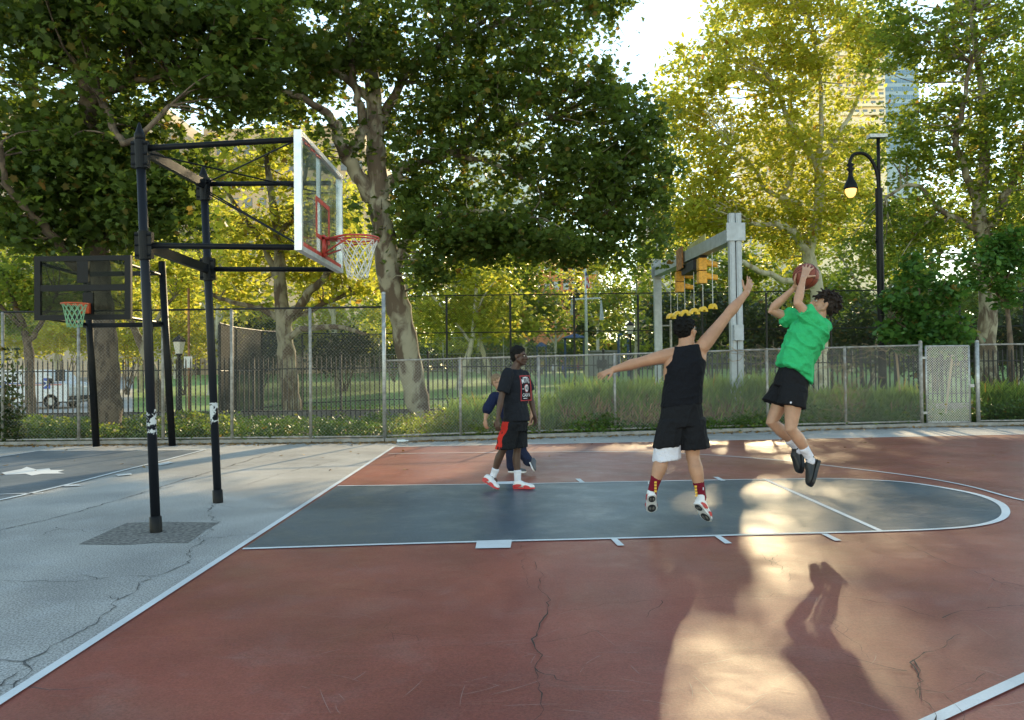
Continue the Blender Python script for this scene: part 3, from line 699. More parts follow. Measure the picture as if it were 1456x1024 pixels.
# ================================================================== GANTRY with signals
YG0, YG1 = 11.4, 20.0
g0 = at(1048, 560, YG0); g1 = at(937, 560, YG1); g0[2] = 0; g1[2] = lawn_z(YG1)
h0 = topz(1048, 304, YG0); h1 = topz(937, 370, YG1)
GT = thing('signal_gantry', g0, 'pale grey steel gantry with long box beam behind the fence', 'gantry')
for sx_ in (-.085, .085):
    mb = MB(); mb.box((g0[0]+sx_, YG0, h0/2), (.07, .10, h0/2)); mb.box((g0[0]+sx_, YG0-.1, h0/2), (.035, .015, h0/2)); mb.build('post', MT['grey_paint'], GT)
mb = MB(); mb.box((g1[0], YG1, h1/2), (.13, .13, h1/2)); mb.build('post', MT['grey_paint'], GT)
mb = MB(); zb0 = topz(1030, 330, YG0); zb1 = topz(937, 386, YG1)
ba = A(g0[0]-.02, YG0+.1, zb0-.08); bb = A(g1[0], YG1, zb1-.02); mb.bar(ba, bb, .30, .34); mb.build('beam', MT['grey_paint'], GT)
mb = MB(); mb.box((g0[0], YG0-.13, zb0-.02), (.24, .02, .23)); mb.build('bracket_plate', MT['grey_paint'], GT)
mb = MB(); mb.box((g1[0], YG1-.17, zb1), (.24, .02, .28)); mb.build('bracket_plate', MT['grey_paint'], GT)
mb = MB(); mb.tube([A(g1[0], YG1, h1), A(g1[0], YG1, h1+1.5)], .03, 6); mb.build('antenna', MT['galv'], GT)
mb = MB(); q = at(1050, 473, YG0-.15); mb.box(q, (.12, .06, .20)); mb.build('junction_box', MT['grey_paint'], GT)
mb = MB(); mb.tube([A(g1[0]+.45, YG1-.1, 1.2), A(g1[0]+.45, YG1-.1, 3.4)], .045, 8)
for z in (1.4, 3.2): mb.tube([A(g1[0]+.1, YG1-.1, z), A(g1[0]+.45, YG1-.1, z)], .03, 6)
mb.build('cable_conduit', MT['galv_old'], GT)
def onbeam(u):
    """point on the beam axis seen at image column u"""
    best = min(np.linspace(0, 1, 400), key=lambda t: abs((lambda d: 728+FOC*(d@CR)/(d@CF))(ba+(bb-ba)*t-CP)-u)); return ba+(bb-ba)*best
def signal(u, v0, v1, label):
    c = onbeam(u); Y = c[1]; zt_ = topz(u, v0, Y); zb_ = topz(u, v1, Y); x = at(u, v0, Y)[0]
    t = thing('traffic_signal', (x, Y, zb_), label, 'signal', 'amber signals hanging from the gantry'); H = (zt_-zb_)/2
    mb = MB(); mb.tube([A(x, Y, zt_), A(x, Y, c[2]-.15)], .035, 8); mb.box((x, Y, zt_+.03), (.09, .09, .03)); mb.build('hanger', MT['dark'], t)
    for k in (0, 1):
        zc = zt_-H*(k+.5); hs = H*.46; mb = MB(); mb.box((x-.05, Y, zc), (.115, .15, hs)); mb.box((x-.05, Y, zc), (.125, .135, hs*.9)); mb.build('signal_head', MT['amber'], t)
        # visor pointing right and towards the viewer
        mb = MB(); d = A(.97, -.24, 0); pr = []
        r = hs*.72; c0 = A(x+.06, Y-.03, zc+.02)
        for i, s in enumerate((0, .17, .34)):
            pr.append((c0+d*s-A(0, 0, .03*i), r*(1-.12*i)))
        for i in range(2):
            vs = []
            for c_, r_ in (pr[i], pr[i+1]):
                for a in np.linspace(-.6, math.pi+.6, 13):
                    for q_ in (1, .93): vs.append(c_+(A(d[1]*-1, d[0], 0)*math.cos(a)+A(0, 0, 1)*math.sin(a))*r_*q_)
            fs = []
            for j in range(12):
                fs += [(2*j, 2*j+2, 26+2*j+2, 26+2*j), (2*j+1, 26+2*j+1, 26+2*j+3, 2*j+3)]
            mb.add(vs, fs)
        mb.build('visor', MT['amber'], t)
        mb = MB(); mb.lathe(c0-d*.0, [(0, .01), (r*.85, .01), (r*.85, -.03)], 14, d); mb.build('lens', MT['dark'], t)
signal(968, 386, 416, 'amber two-section signal hanging nearer the left end of the beam')
signal(1000, 367, 404, 'larger amber two-section signal hanging under the middle of the beam')
mb = MB(); c = onbeam(985); mb.bar(c+A(.05, -.6, -.38), c+A(.0, .9, -.38), .35, .3); mb.build('equipment_box', MT['dark'], GT)
mb = MB(); c = onbeam(972); mb.box(c+A(-.17, -.2, -.02), (.02, .45, .34)); mb.build('rusty_plate', mat('rust', (.42, .18, .05), .8, var=.4, scale=8), GT)
mb = MB(); c = onbeam(992); mb.bar(c+A(0, -1.0, .26), c+A(0, 1.4, .27), .03, .26); mb.build('top_plate', mat('yellow_old', (.55, .50, .16), .7, var=.25), GT)
for i, (u, v) in enumerate([(954, 448), (963.5, 445), (974, 443), (987, 441), (999.7, 437), (1013.6, 433)]):
    c = onbeam(u); x, Y = at(u, v, c[1])[0], c[1]; zc = topz(u, v, Y)
    t = thing('hanging_weight', (x, Y, zc-.15), ('yellow arched weight on a rod, number %d from the left below the beam' % (i+1)).replace('number 1', 'first').replace('number 2', 'second').replace('number 3', 'third').replace('number 4', 'fourth').replace('number 5', 'fifth').replace('number 6', 'sixth'), 'weight', 'yellow weights hanging under the gantry beam')
    mb = MB(); mb.tube([A(x, Y, zc), A(x, Y, c[2]-.15)], .012, 6); mb.build('rod', MT['galv'], t)
    # arched bell: half ring
    rot = (math.pi/2)*(0.05+0.13*abs(i-2)); dx, dy = math.cos(rot), math.sin(rot); mb = MB(); vs = []; R1, R2, T = .17, .075, .06
    if i > 3: R1 = .14; R2 = .05
    for side in (-1, 1):
        for a in np.linspace(0, math.pi, 13):
            for r in (R1, R2):
                px = r*math.cos(a); pz = (r*math.sin(a))*1.1
                vs.append(A(x+dx*px-dy*T*side, Y+dy*px+dx*T*side, zc-.13+pz))
    fs = []
    for j in range(12):
        a, b, c_, d_ = 2*j, 2*j+1, 2*j+2, 2*j+3; o = 26
        fs += [(a, c_, d_, b), (a+o, b+o, d_+o, c_+o), (a, a+o, c_+o, c_), (b, d_, d_+o, b+o)]
    fs += [(0, 1, 27, 26), (24, 50, 51, 25)]
    mb.add(vs, fs); mb.build('bell', MT['yellow'], t)

# ================================================================== LAMPS
YL = 14.2; lx = at(1254, 500, YL)[0]
LP = thing('street_lamp', (lx, YL, 0), 'tall black street lamp with a curved arm and a lit teardrop globe', 'street lamp')
ztop = topz(1253, 196, YL)
mb = MB(); mb.lathe((lx, YL, 0), [(.19, 0), (.19, .5), (.14, .6), (.12, 1.2), (.105, 2.6), (.10, ztop-1.5)], 16); mb.build('pole', MT['black_metal'], LP, True)
mb = MB(); mb.tube([A(lx+.01, YL, ztop-1.55), A(lx+.01, YL, ztop)], .05, 10); mb.build('pole_top', MT['black_metal'], LP, True)
ap = [at(u, v, YL) for u, v in [(1247, 345), (1249, 300), (1249, 262), (1245, 240), (1236, 224), (1225, 218), (1214, 220), (1209, 228), (1208, 236)]]
mb = MB(); mb.tube(smooth_line(ap, 5), .05, 10); mb.build('curved_arm', MT['black_metal'], LP, True)
lc = at(1209.5, 262, YL); s = FOC/(YL-CP[1]); px = 1/s
mb = MB(); mb.lathe((lc[0], YL, lc[2]), [(2*px, 30*px), (6*px, 28*px), (2.5*px, 24*px), (6*px, 22*px), (3*px, 18*px), (3*px, 12*px), (5*px, 6*px), (8*px, 1*px), (9.5*px, -5*px), (9.5*px, -7*px), (7*px, -7*px)], 18); mb.build('lamp_hood', MT['black_metal'], LP, True)
mb = MB(); mb.lathe((lc[0], YL, lc[2]), [(7.6*px, -7*px), (7.6*px, -10*px), (6.2*px, -15*px), (3.5*px, -18.5*px), (0, -19.5*px)], 18); mb.build('lamp_globe', mat('lit_globe', (.8, .5, .2), .3, emit=((1, .50, .14), .6)), LP, True)
mb = MB(); c = at(1240, 197, YL); mb.box(A(lx-.02, YL, ztop+.04), (.26, .12, .05)); mb.build('sensor_box', MT['galv'], LP)
def lantern(u, vt, vb_, Y, label):
    x = at(u, vb_, Y)[0]; z0 = lawn_z(Y); k = (Y-CP[1])/FOC; zt_ = at(u, vt, Y)[2]
    t = thing('park_lantern', (x, Y, z0), label, 'lamp post')
    mb = MB(); mb.lathe((x, Y, z0), [(.16, 0), (.16, .3), (.09, .45), (.06, 1.0), (.05, zt_-z0-.72), (.11, zt_-z0-.66), (.11, zt_-z0-.62)], 12); mb.build('pole', MT['iron'], t, True)
    mb = MB(); mb.lathe((x, Y, zt_), [(.12, -.62), (.20, -.25), (.20, -.22)], 6); mb.build('lantern_glass', mat('lantern_glass', (.75, .72, .65), .3), t)
    mb = MB(); mb.lathe((x, Y, zt_), [(.25, -.22), (.22, -.16), (.12, -.06), (.03, 0), (0, .06)], 6); mb.build('lantern_cap', MT['iron'], t)
lantern(255, 477, 560, 17.5, 'black park lantern standing left of the rusty signpost')
lantern(897, 457, 540, 29.5, 'black park lantern with white panes left of the gantry')

# sign post
sp = at(269, 600, 18.5); t = thing('signpost', (sp[0], 18.5, 0), 'rusty brown signpost with a small white sign', 'sign')
mb = MB(); mb.tube([A(sp[0], 18.5, 0), A(sp[0], 18.5, topz(269, 410, 18.5))], .045, 8); mb.build('pole', mat('rusty', (.33, .17, .09), .8, var=.3), t)
c = at(267, 515, 18.4); mb = MB(); mb.box((c[0], 18.42, c[2]), (.14, .012, .20)); mb.build('sign_plate', MT['white_paint'], t)

# ================================================================== FLAGPOLE
YF = 60.0; z0 = lawn_z(YF); fx = at(834, 500, YF)[0]; k = (YF-CP[1])/FOC
FP = thing('flagpole', (fx, YF, z0), 'white flagpole with a yardarm and limp flags', 'flagpole')
mb = MB(); mb.tube([A(fx, YF, z0), A(fx, YF, topz(834, 424, YF)), A(fx, YF, topz(834, 368, YF))], [.16, .12, .05], 10); mb.build('pole', MT['white_paint'], FP, True)
mb = MB(); mb.tube([at(812, 426, YF), at(855, 424, YF)], .07, 8); mb.build('yardarm', MT['white_paint'], FP)
def limp(u0, v0, v1, wpx, m, nm='flag'):
    mb = MB(); prev = None; n = 10; vs = []
    for i in range(n+1):
        t = i/n; v = v0+(v1-v0)*t; w = wpx*(0.35+0.65*t)*k
        c = at(u0, v, YF-.1)
        for j in range(7):
            s = j/6; vs.append(c+A((s-.2)*w, math.sin(s*9+t*2)*.12, 0))
    mb.add(vs, [(i*7+j, i*7+j+1, (i+1)*7+j+1, (i+1)*7+j) for i in range(n) for j in range(6)]); return mb.build(nm, m, FP, True)
limp(812, 428, 448, 6, MT['white_paint']); limp(854, 427, 455, 6, MT['white_paint'])
mf = mat('striped_flag', (.6, .6, .6), .8); nt = mf.node_tree; tc = nd(nt, 'ShaderNodeTexCoord'); wv = nd(nt, 'ShaderNodeTexWave', Scale=.9); wv.bands_direction = 'DIAGONAL'; nt.links.new(tc.outputs['Object'], wv.inputs['Vector'])
nt.links.new(ramp(nt, wv.outputs['Fac'], [(.45, (.55, .04, .05)), (.5, (.7, .7, .7))]).outputs[0], nt.nodes['Principled BSDF'].inputs['Base Color'])
limp(834, 388, 410, 6, mf); mb = MB(); c = at(834.5, 389.5, YF-.15); mb.box(c, (.14, .03, .15)); mb.build('flag_canton', mat('navy', (.02, .04, .2), .8), FP)

# ================================================================== PLAYGROUND
def shelter(u, vt, vbm, wpx, Y, label, peak=.5):
    k = (Y-CP[1])/FOC; c = at(u, vbm, Y); w = wpx*k/2; zt_ = at(u, vt, Y)[2]; ze = zt_-(vbm-vt)*k*peak; z0 = lawn_z(Y)
    t = thing('play_tower', (c[0], Y, z0), label, 'playground tower', 'blue roofed towers in the far playground')
    mb = MB(); x = c[0]; mb.add([(x-w, Y-w, ze), (x+w, Y-w, ze), (x+w, Y+w, ze), (x-w, Y+w, ze), (x, Y, zt_)], [(0, 1, 4), (1, 2, 4), (2, 3, 4), (3, 0, 4), (3, 2, 1, 0)]); mb.build('roof', MT['blue_roof'], t)
    for a in (-1, 1):
        for b in (-1, 1):
            mb = MB(); mb.tube([A(x+a*w*.75, Y+b*w*.75, z0), A(x+a*w*.75, Y+b*w*.75, ze)], .07, 6); mb.build('post', MT['blue_roof'], t)
    mb = MB(); mb.box((x, Y, z0+1.1), (w*.8, w*.8, .06)); mb.build('platform', MT['blue_roof'], t)
    mb = MB()
    for j in range(8): mb.box((x-w*.7+j*w*.2, Y-w*.75, z0+1.5), (.03, .02, .4))
    mb.build('railing', mat('play_yellow', (.5, .32, .05), .6), t)
shelter(770, 486, 500, 17, 78, 'small blue peaked play tower left of the flagpole')
shelter(817, 474, 488, 36, 76, 'wide blue roofed play tower just left of the flagpole')
shelter(886, 471, 483, 18, 80, 'narrow blue play tower beside the park lantern')
c = at(857, 490, 84); t = thing('park_hut', (c[0], 84, lawn_z(84)), 'low grey park hut right of the flagpole', 'hut')
mb = MB(); z0 = lawn_z(84); mb.box((c[0], 84, z0+1.4), (1.7, 1.5, 1.4)); mb.build('wall', mat('hut_grey', (.22, .23, .22), .8), t)
mb = MB(); mb.box((c[0], 84, z0+2.9), (1.95, 1.7, .1)); mb.build('roof', MT['concrete'], t)
mb = MB(); mb.box((c[0]-.3, 82.48, z0+1.4), (.6, .03, .5)); mb.build('window', MT['dark'], t)

# ================================================================== MAIL VAN
YV = 27.0
vx0, vx1 = at(-45, 560, YV)[0], at(114, 560, YV)[0]; z0 = lawn_z(YV)+.03; zt_ = at(60, 526, YV)[2]
VN = thing('mail_van', ((vx0+vx1)/2, YV, z0), 'white postal van parked behind the iron fence at the left', 'van')
L = vx1-vx0; xm_ = (vx0+vx1)/2; Wd = .95; zb_ = z0+.32
prof = [(vx0, zb_), (vx0, zt_-.15), (vx0+.12, zt_), (vx1-1.15, zt_), (vx1-.95, zt_-.08), (vx1-.62, z0+1.25), (vx1-.1, z0+1.12), (vx1, z0+.95), (vx1, zb_)]
mb = MB(); mb.prism([A(x, YV-Wd, z) for x, z in prof], A(0, 2*Wd, 0)); vb_ = mb.build('body', MT['white_paint'], VN)
mb = MB(); mb.box((xm_, YV-Wd-.006, z0+1.16), (L/2-.3, .006, .022)); mb.build('blue_stripe', mat('stripe_blue', (.05, .10, .35), .5), VN)
mb = MB(); mb.box((xm_, YV-Wd-.006, z0+1.08), (L/2-.3, .006, .018)); mb.build('red_stripe', mat('stripe_red', (.5, .03, .05), .5), VN)
mlogo = mat('logo_blue', (.02, .07, .40), .5)
for cx_, w_, h_ in ((at(24, 550, YV)[0], .27, .21), (at(84, 550, YV)[0], .17, .24)):
    zc = at(24, 549, YV)[2] if w_ > .2 else at(84, 545, YV)[2]
    mb = MB(); mb.box((cx_, YV-Wd-.006, zc), (w_, .006, h_)); lo_ = mb.build('emblem', mlogo, VN)
    mb = MB(); mb.add([(cx_+w_*a, YV-Wd-.016, zc+h_*b) for a, b in ((-.9, -.7), (-.2, -.45), (.55, .1), (.9, .65), (.2, .45), (-.9, .55), (-.3, .2), (.1, .05), (-.6, -.35))], [tuple(range(9))]); mb.build('white_bird', MT['white_paint'], VN)
mb = MB(); wx = at(103, 550, YV)[0]; mb.box((wx, YV-Wd-.008, z0+1.5), (.22, .008, .26)); mb.build('window', MT['dark'], VN)
mb = MB(); mb.box((xm_, YV, z0+.36), (L/2-.1, Wd*.9, .10)); mb.build('chassis', MT['dark'], VN)
for xx in (vx0+.75, vx1-.8):
    for s_ in (-1, 1):
        mb = MB(); c = A(xx, YV+s_*(Wd-.1), z0+.33); mb.lathe(c-A(0, .1, 0), [(.0, 0), (.33, 0), (.34, .03), (.34, .17), (.33, .2), (0, .2)], 18, (0, 1, 0)); ty = mb.build('tyre', MT['dark'], VN, True)
        mb = MB(); mb.lathe(c-A(0, .115, 0), [(0, 0), (.17, 0), (.19, .02)], 12, (0, 1, 0)); mb.build('rim', MT['galv'], VN)
mb = MB(); mb.box((vx1+.04, YV, z0+.48), (.05, Wd*.95, .09)); mb.build('bumper', MT['dark'], VN)
mb = MB(); mb.box((vx1-.75, YV-Wd-.12, z0+1.25), (.05, .08, .12)); mb.build('wing_mirror', MT['dark'], VN)

# plastic bottle by the kerb
bc = G(572, 629.5); t = thing('plastic_bottle', bc+A(0, 0, .0), 'crushed clear plastic bottle lying by the fence kerb', 'bottle')
mb = MB(); mb.lathe(bc+A(-.12, 0, .037), [(0, 0), (.034, .005), (.036, .04), (.030, .08), (.036, .12), (.035, .16), (.014, .21), (.013, .225)], 12, (1, .15, 0)); mb.build('bottle_body', mat('clear_plastic', (.62, .68, .72), .2), t, True)
mb = MB(); mb.lathe(bc+A(.105, .034, .037), [(.015, 0), (.015, .025), (0, .026)], 10, (1, .15, 0)); mb.build('cap', mat('cap_white', (.7, .75, .8), .5), t)
# leaning garden stakes
for u0, v0, u1, v1, lb in ((1283, 560, 1274, 499, 'pale wooden stake leaning left behind the fence near the lamp pole'), (1342, 560, 1355, 500, 'thin wooden stake leaning right behind the gate')):
    a = at(u0, v0, 13.6); b = at(u1, v1, 13.8); a[2] = 0; mb = MB(); mb.tube([a, b], .03, 6); mb.build('wooden_stake', mat('stake', (.36, .27, .17), .85), label=lb, cat='stake')
# ================================================================== BUILDINGS
def building(label, u0, u1, vt, Y, depth, wallc, floorh=3.3, ncol=9, rows=(0, 9), glass=(0.16, 0.2, 0.24), balcony=False, rough=.8, winw=.55, vbot=None, name='apartment_tower'):
    k = (Y-CP[1])/FOC; x0 = at(u0, 300, Y)[0]; x1 = at(u1, 300, Y)[0]; H = topz((u0+u1)/2, vt, Y)
    t = thing(name, ((x0+x1)/2, Y+depth/2, 1.4), label, 'building')
    wm = mat('facade', wallc, rough, var=.08, scale=.2); gm = mat('window_glass', glass, .15, spec=.8)
    mb = MB(); mb.box(((x0+x1)/2, Y+depth/2, H/2), ((x1-x0)/2, depth/2, H/2)); mb.build('wall', wm, t)
    mb = MB(); mb.box(((x0+x1)/2, Y+depth/2, H+.6), ((x1-x0)/2-.4, depth/2-.4, .6)); mb.build('roof', wm, t)
    mb = MB(); mb.box(((x0+x1)/2+2, Y+depth/2, H+2.9), ((x1-x0)/7, depth/6, 1.7)); mb.build('roof_plant_room', wm, t)
    w = (x1-x0)/ncol; src = None; sill = None
    for r in range(*rows):
        z = H-1.2-(r+.5)*floorh
        if z < 4: break
        for c in range(ncol):
            x = x0+(c+.5)*w
            if src is None:
                mb = MB(); mb.box((x, Y, z), (w*winw/2, .12, floorh*.27)); src = mb.build('window', gm, t); s0 = A(x, Y, z)
            else:
                o = src.copy(); COL.objects.link(o); o.location = V(A(x, Y, z)-s0)
        if balcony:
            mb = MB(); mb.box(((x0+x1)/2, Y-.8, z-floorh*.45), ((x1-x0)/2-1, .8, .12))
            mb.box(((x0+x1)/2, Y-1.55, z-floorh*.45+.55), ((x1-x0)/2-1, .05, .42)); mb.build('balcony', wm, t)
    return t
_ob = MB.build
building('pale tower with balconies behind the golden trees right of centre', 1085, 1255, 172, 240, 30, (.85, .72, .52), 3.3, 9, (0, 10), balcony=True)  # warm wall colour of both pale towers stands in for gold sunlight
building('narrow pale tower rising left of the lamp behind the trees', 1192, 1262, 40, 300, 30, (.85, .74, .56), 3.4, 6, (0, 15), balcony=True)
building('blue glass tower far behind the dark tree at the right', 1262, 1310, 70, 330, 40, (.30, .42, .55), 3.6, 8, (0, 12), glass=(.12, .22, .35), winw=.85, rough=.3)
building('tan brick tower behind the far left trees', -60, 240, 165, 120, 30, (.58, .46, .33), 3.2, 12, (0, 8), balcony=True, glass=(.10, .09, .08))
building('tan apartment block seen between the left hoop posts and the leaning tree', 285, 520, 190, 130, 30, (.60, .44, .28), 3.2, 12, (0, 8), glass=(.10, .09, .08))
building('pale green glass tower behind the middle of the canopy', 655, 760, 195, 180, 30, (.62, .70, .68), 3.4, 9, (0, 10), glass=(.42, .52, .52), winw=.88, rough=.3)
building('low orange brick building behind the playground', 690, 850, 345, 165, 20, (.62, .24, .09), 3.4, 12, (0, 4), name='brick_building')
building('low pale building behind the right trees', 925, 1130, 300, 150, 20, (.64, .58, .46), 3.3, 12, (0, 6), name='apartment_block')

# ================================================================== VEGETATION
SY = np.array([(0, -.42), (.10, -.30), (.34, -.34), (.30, -.10), (.50, .10), (.24, .14), (.20, .30), (.08, .26), (0, .52), (-.08, .26), (-.20, .30), (-.24, .14), (-.50, .10), (-.30, -.10), (-.34, -.34), (-.10, -.30)])
OV = np.array([(0, -.5), (.26, -.15), (.24, .15), (0, .5), (-.24, .15), (-.26, -.15)])
QD = np.array([(0, -.5), (.36, 0), (0, .5), (-.36, 0)])
def leaves_mesh(name, pos, size, tmpl, m, flat=.5, parent=None, **tg):
    n = len(pos); K = len(tmpl)
    # random orientation biased so leaf normals point up-ish
    nrm = nr.normal(size=(n, 3)); nrm[:, 2] = np.abs(nrm[:, 2])+flat*1.5; nrm /= np.linalg.norm(nrm, axis=1)[:, None]
    t = nr.normal(size=(n, 3)); t -= nrm*(t*nrm).sum(1)[:, None]; t /= np.linalg.norm(t, axis=1)[:, None]+1e-9
    b = np.cross(nrm, t); s = size*nr.uniform(.42, 1.4, n)
    tm = np.c_[tmpl, (np.abs(tmpl[:, 0])*-.35)]
    v = pos[:, None, :]+(t[:, None, :]*tm[None, :, 0:1]+b[:, None, :]*tm[None, :, 1:2]+nrm[:, None, :]*tm[None, :, 2:3])*s[:, None, None]
    org = ORG[parent] if parent is not None else (tg.pop('org', None))
    vv = v.reshape(-1, 3)-(org if org is not None else 0)
    me = bpy.data.meshes.new(name); me.vertices.add(n*K); me.vertices.foreach_set('co', vv.ravel().astype(np.float32))
    me.loops.add(n*K); me.loops.foreach_set('vertex_index', np.arange(n*K, dtype=np.int32))
    me.polygons.add(n); me.polygons.foreach_set('loop_start', np.arange(0, n*K, K, dtype=np.int32)); me.polygons.foreach_set('loop_total', np.full(n, K, dtype=np.int32))
    me.update(); me.materials.append(m); o = bpy.data.objects.new(name, me); COL.objects.link(o)
    if parent is not None: o.parent = parent
    elif org is not None: o.location = V(org)
    tagp(o, **tg); return o

# where the sun reaches the ground: gaps in the canopy along the sun direction
GAPS = []
for u, v, rx, ry, s in [(1060, 985, .42, 1.0, .98), (1070, 890, .45, 1.2, 1.0), (1135, 850, .4, .7, .9), (1070, 800, .5, .8, 1.0), (1180, 930, .5, .8, .7), (1105, 760, .4, .5, .7), (1060, 705, .4, .45, .6), (1120, 690, .5, .35, .5),
                        (1230, 700, .4, .35, .4), (1250, 790, .5, .5, .4), (955, 705, .3, .4, .35), (985, 850, .25, .6, .35), (1180, 655, .6, .4, .5), (1060, 640, .6, .3, .4), (1330, 930, .3, .4, .35)]:
    g = G(u, v); GAPS.append((g[0], g[1], rx, ry, s))
GAPS = np.array(GAPS)
# sight corridors that are open in the photograph (sky and the glint beside it): direction, angular radius, strength
SIGHT = [(1048, 130, 16, .93), (915, 40, 40, .97), (898, 90, 30, .95), (960, 15, 40, .9), (590, 180, 0, 0), (700, 235, 26, .8), (755, 262, 22, .7), (450, 30, 18, .6), (1275, 120, 26, .6), (850, 60, 20, .6), (200, 135, 18, .5), (75, 110, 22, .6), (260, 330, 14, .5), (10, 190, 14, .6)]
def thin(pos, strength=1.0, sight=True, ground=True):
    g = pos[:, :2]-(sd[:2]/sd[2])*pos[:, 2:3]; near = (g[:, 0] > -8) & (g[:, 0] < 14) & (g[:, 1] > -9) & (g[:, 1] < 9)
    keep = np.ones(len(pos), bool); r = nr.random(len(pos))
    if ground:
        g = pos[:, :2]-(sd[:2]/sd[2])*pos[:, 2:3]; op = np.zeros(len(pos))
        nz = np.array([noise.noise(Vector((a*1.9, b*1.1, 2.2)))+.6*noise.noise(Vector((a*4.5, b*2.6, 7.1))) for a, b in g])
        for x, y, rx, ry, s in GAPS:
            d2 = ((g[:, 0]-x)/rx)**2+((g[:, 1]-y)/ry)**2; op = np.maximum(op, s*.50*np.clip(1.5-d2, 0, 1)*np.clip(.62+nz*1.9, .0, 1))
        keep &= r > op*strength
    if sight:
        d = pos-CP; z = d@CF; u = 728+FOC*(d@CR)/z; v = 512-FOC*(d@CU)/z
        for uu, v0, rad, s in SIGHT:
            if rad: keep &= ~((((u-uu)**2+(v-v0)**2) < rad**2*(.6+.8*r)) & (nr.random(len(pos)) < s))
    return pos[keep]

DENS = 1.0
def gap_open(g):
    op = np.zeros(len(g))
    for x, y, rx, ry, s in GAPS:
        d2 = ((g[:, 0]-x)/rx)**2+((g[:, 1]-y)/ry)**2; op = np.maximum(op, np.clip(1.9-d2, 0, 1))
    return op
def shade_fill(n, x0, x1, y0, y1, Y0, Y1, zmin, ulo, uhi):
    """leaf positions in a crown on the sun rays of ground points that lie in shade"""
    g = np.c_[nr.uniform(x0, x1, n), nr.uniform(y0, y1, n)]; g = g[nr.random(n) > .86*gap_open(g)]
    Yc = nr.uniform(Y0, Y1, len(g)); t = (Yc-g[:, 1])/sd[1]; p = np.c_[g[:, 0]+sd[0]*t, Yc, sd[2]*t]
    d = p-CP; u = 728+FOC*(d@CR)/(d@CF); return p[(p[:, 2] > zmin) & (u > ulo) & (u < uhi)]

def tree(label, trunk, limbs, blobs, leaf, size, bark, tmpl=SY, twigs=True, group=None, name='plane_tree', clump=.55, per=60, cat='tree', thn=True, flat=.4, clear=(), fill=None):
    """trunk: [(u,v,Y,r)], limbs: lists of (u,v,Y,r), blobs: (u,v,Y,ru,rv,ry metres,n leaves)"""
    tp = [(at(u, v, Y), r) for u, v, Y, r in trunk]
    base = tp[0][0].copy(); base[2] = lawn_z(base[1]); 
    if tp[0][0][2] > base[2]: tp.insert(0, (base-A(0, 0, .1), tp[0][1]*1.15))
    t = thing(name, base, label, cat, group)
    mb = MB(); P = smooth_line([p for p, r in tp], 5); rr = np.interp(np.linspace(0, len(tp)-1, len(P)), range(len(tp)), [r for p, r in tp])
    rr = [r*(1+.07*math.sin(i*2.1)+.05*rnd.uniform(-1, 1)) for i, r in enumerate(rr)]; rr[0] *= 1.15
    mb.tube(P, rr, 14); nodes = [(p, r) for p, r in zip(P[len(P)//4:], rr[len(P)//4:])]
    for lb in limbs:
        q = [at(u, v, Y) for u, v, Y, r in lb]; Q = smooth_line(q, 5); qr = np.interp(np.linspace(0, len(q)-1, len(Q)), range(len(q)), [r for *_, r in lb])
        Q = [Q[0]]+[p+A(*[rnd.gauss(0, .3*r_) for _ in range(3)]) for p, r_ in zip(Q[1:], qr[1:])]
        mb.tube(Q, list(qr), 9); nodes += list(zip(Q[1:], qr[1:]))
    NP = np.array([p for p, r in nodes]); NR = np.array([r for p, r in nodes])
    allp = []
    for u, v, Y, ru, rv, ry, n in blobs:
        n *= DENS; c = at(u, v, Y); k = (Y-CP[1])/FOC; R3 = A(ru*k, ry, rv*k); nc = max(3, int(n/per))
        dirs = nr.normal(size=(nc, 3)); dirs /= np.linalg.norm(dirs, axis=1)[:, None]; rad = nr.random(nc)**.42
        cc = c+dirs*rad[:, None]*R3
        for q in cc:
            if q[2] < base[2]+.5: continue
            m_ = int(per*rnd.uniform(.5, 1.6)); cl = clump*rnd.uniform(.6, 1.4)
            pts = q+nr.normal(size=(m_, 3))*A(cl, cl, cl*.55)*.62; pts[:, 2] -= .12*np.abs(nr.normal(size=m_))*cl
            allp.append(pts)
        if twigs and len(NP):
            for q in cc[::2]:
                if q[2] < base[2]+.5: continue
                dd = ((NP-q)**2).sum(1)+np.maximum(0, NP[:, 2]-q[2])*2; i = int(dd.argmin()); p = NP[i]; L = math.sqrt(((p-q)**2).sum())
                if L > 5.5: continue
                r0 = min(NR[i]*.5, .018+.011*L); mid = (p+q)/2+A(rnd.gauss(0, .12*L), rnd.gauss(0, .12*L), rnd.gauss(.05, .08)*L)
                mb.tube(smooth_line([p, mid, q], 3), list(np.linspace(r0, .006, 7)), 5, caps=False)
    tr = mb.build('trunk', bark, t, True)
    pos = np.concatenate(allp)
    if thn: pos = thin(pos)
    if clear:
        d = pos-CP; z = d@CF; uu = 728+FOC*(d@CR)/z; vv = 512-FOC*(d@CU)/z; rr_ = nr.random(len(pos)); kp = np.ones(len(pos), bool)
        for cu_, cv_, cr_ in clear: kp &= ~((((uu-cu_)**2+(vv-cv_)**2) < (cr_*(.6+.7*rr_))**2) & (pos[:, 1] < trunk[0][2]+.3) & (nr.random(len(pos)) < .85))
        pos = pos[kp]
    if fill is not None: pos = np.concatenate([pos, fill+nr.normal(size=fill.shape)*.06])
    leaves_mesh('crown', pos, size, tmpl, leaf, flat, t)
    return t

DENS = 1.5
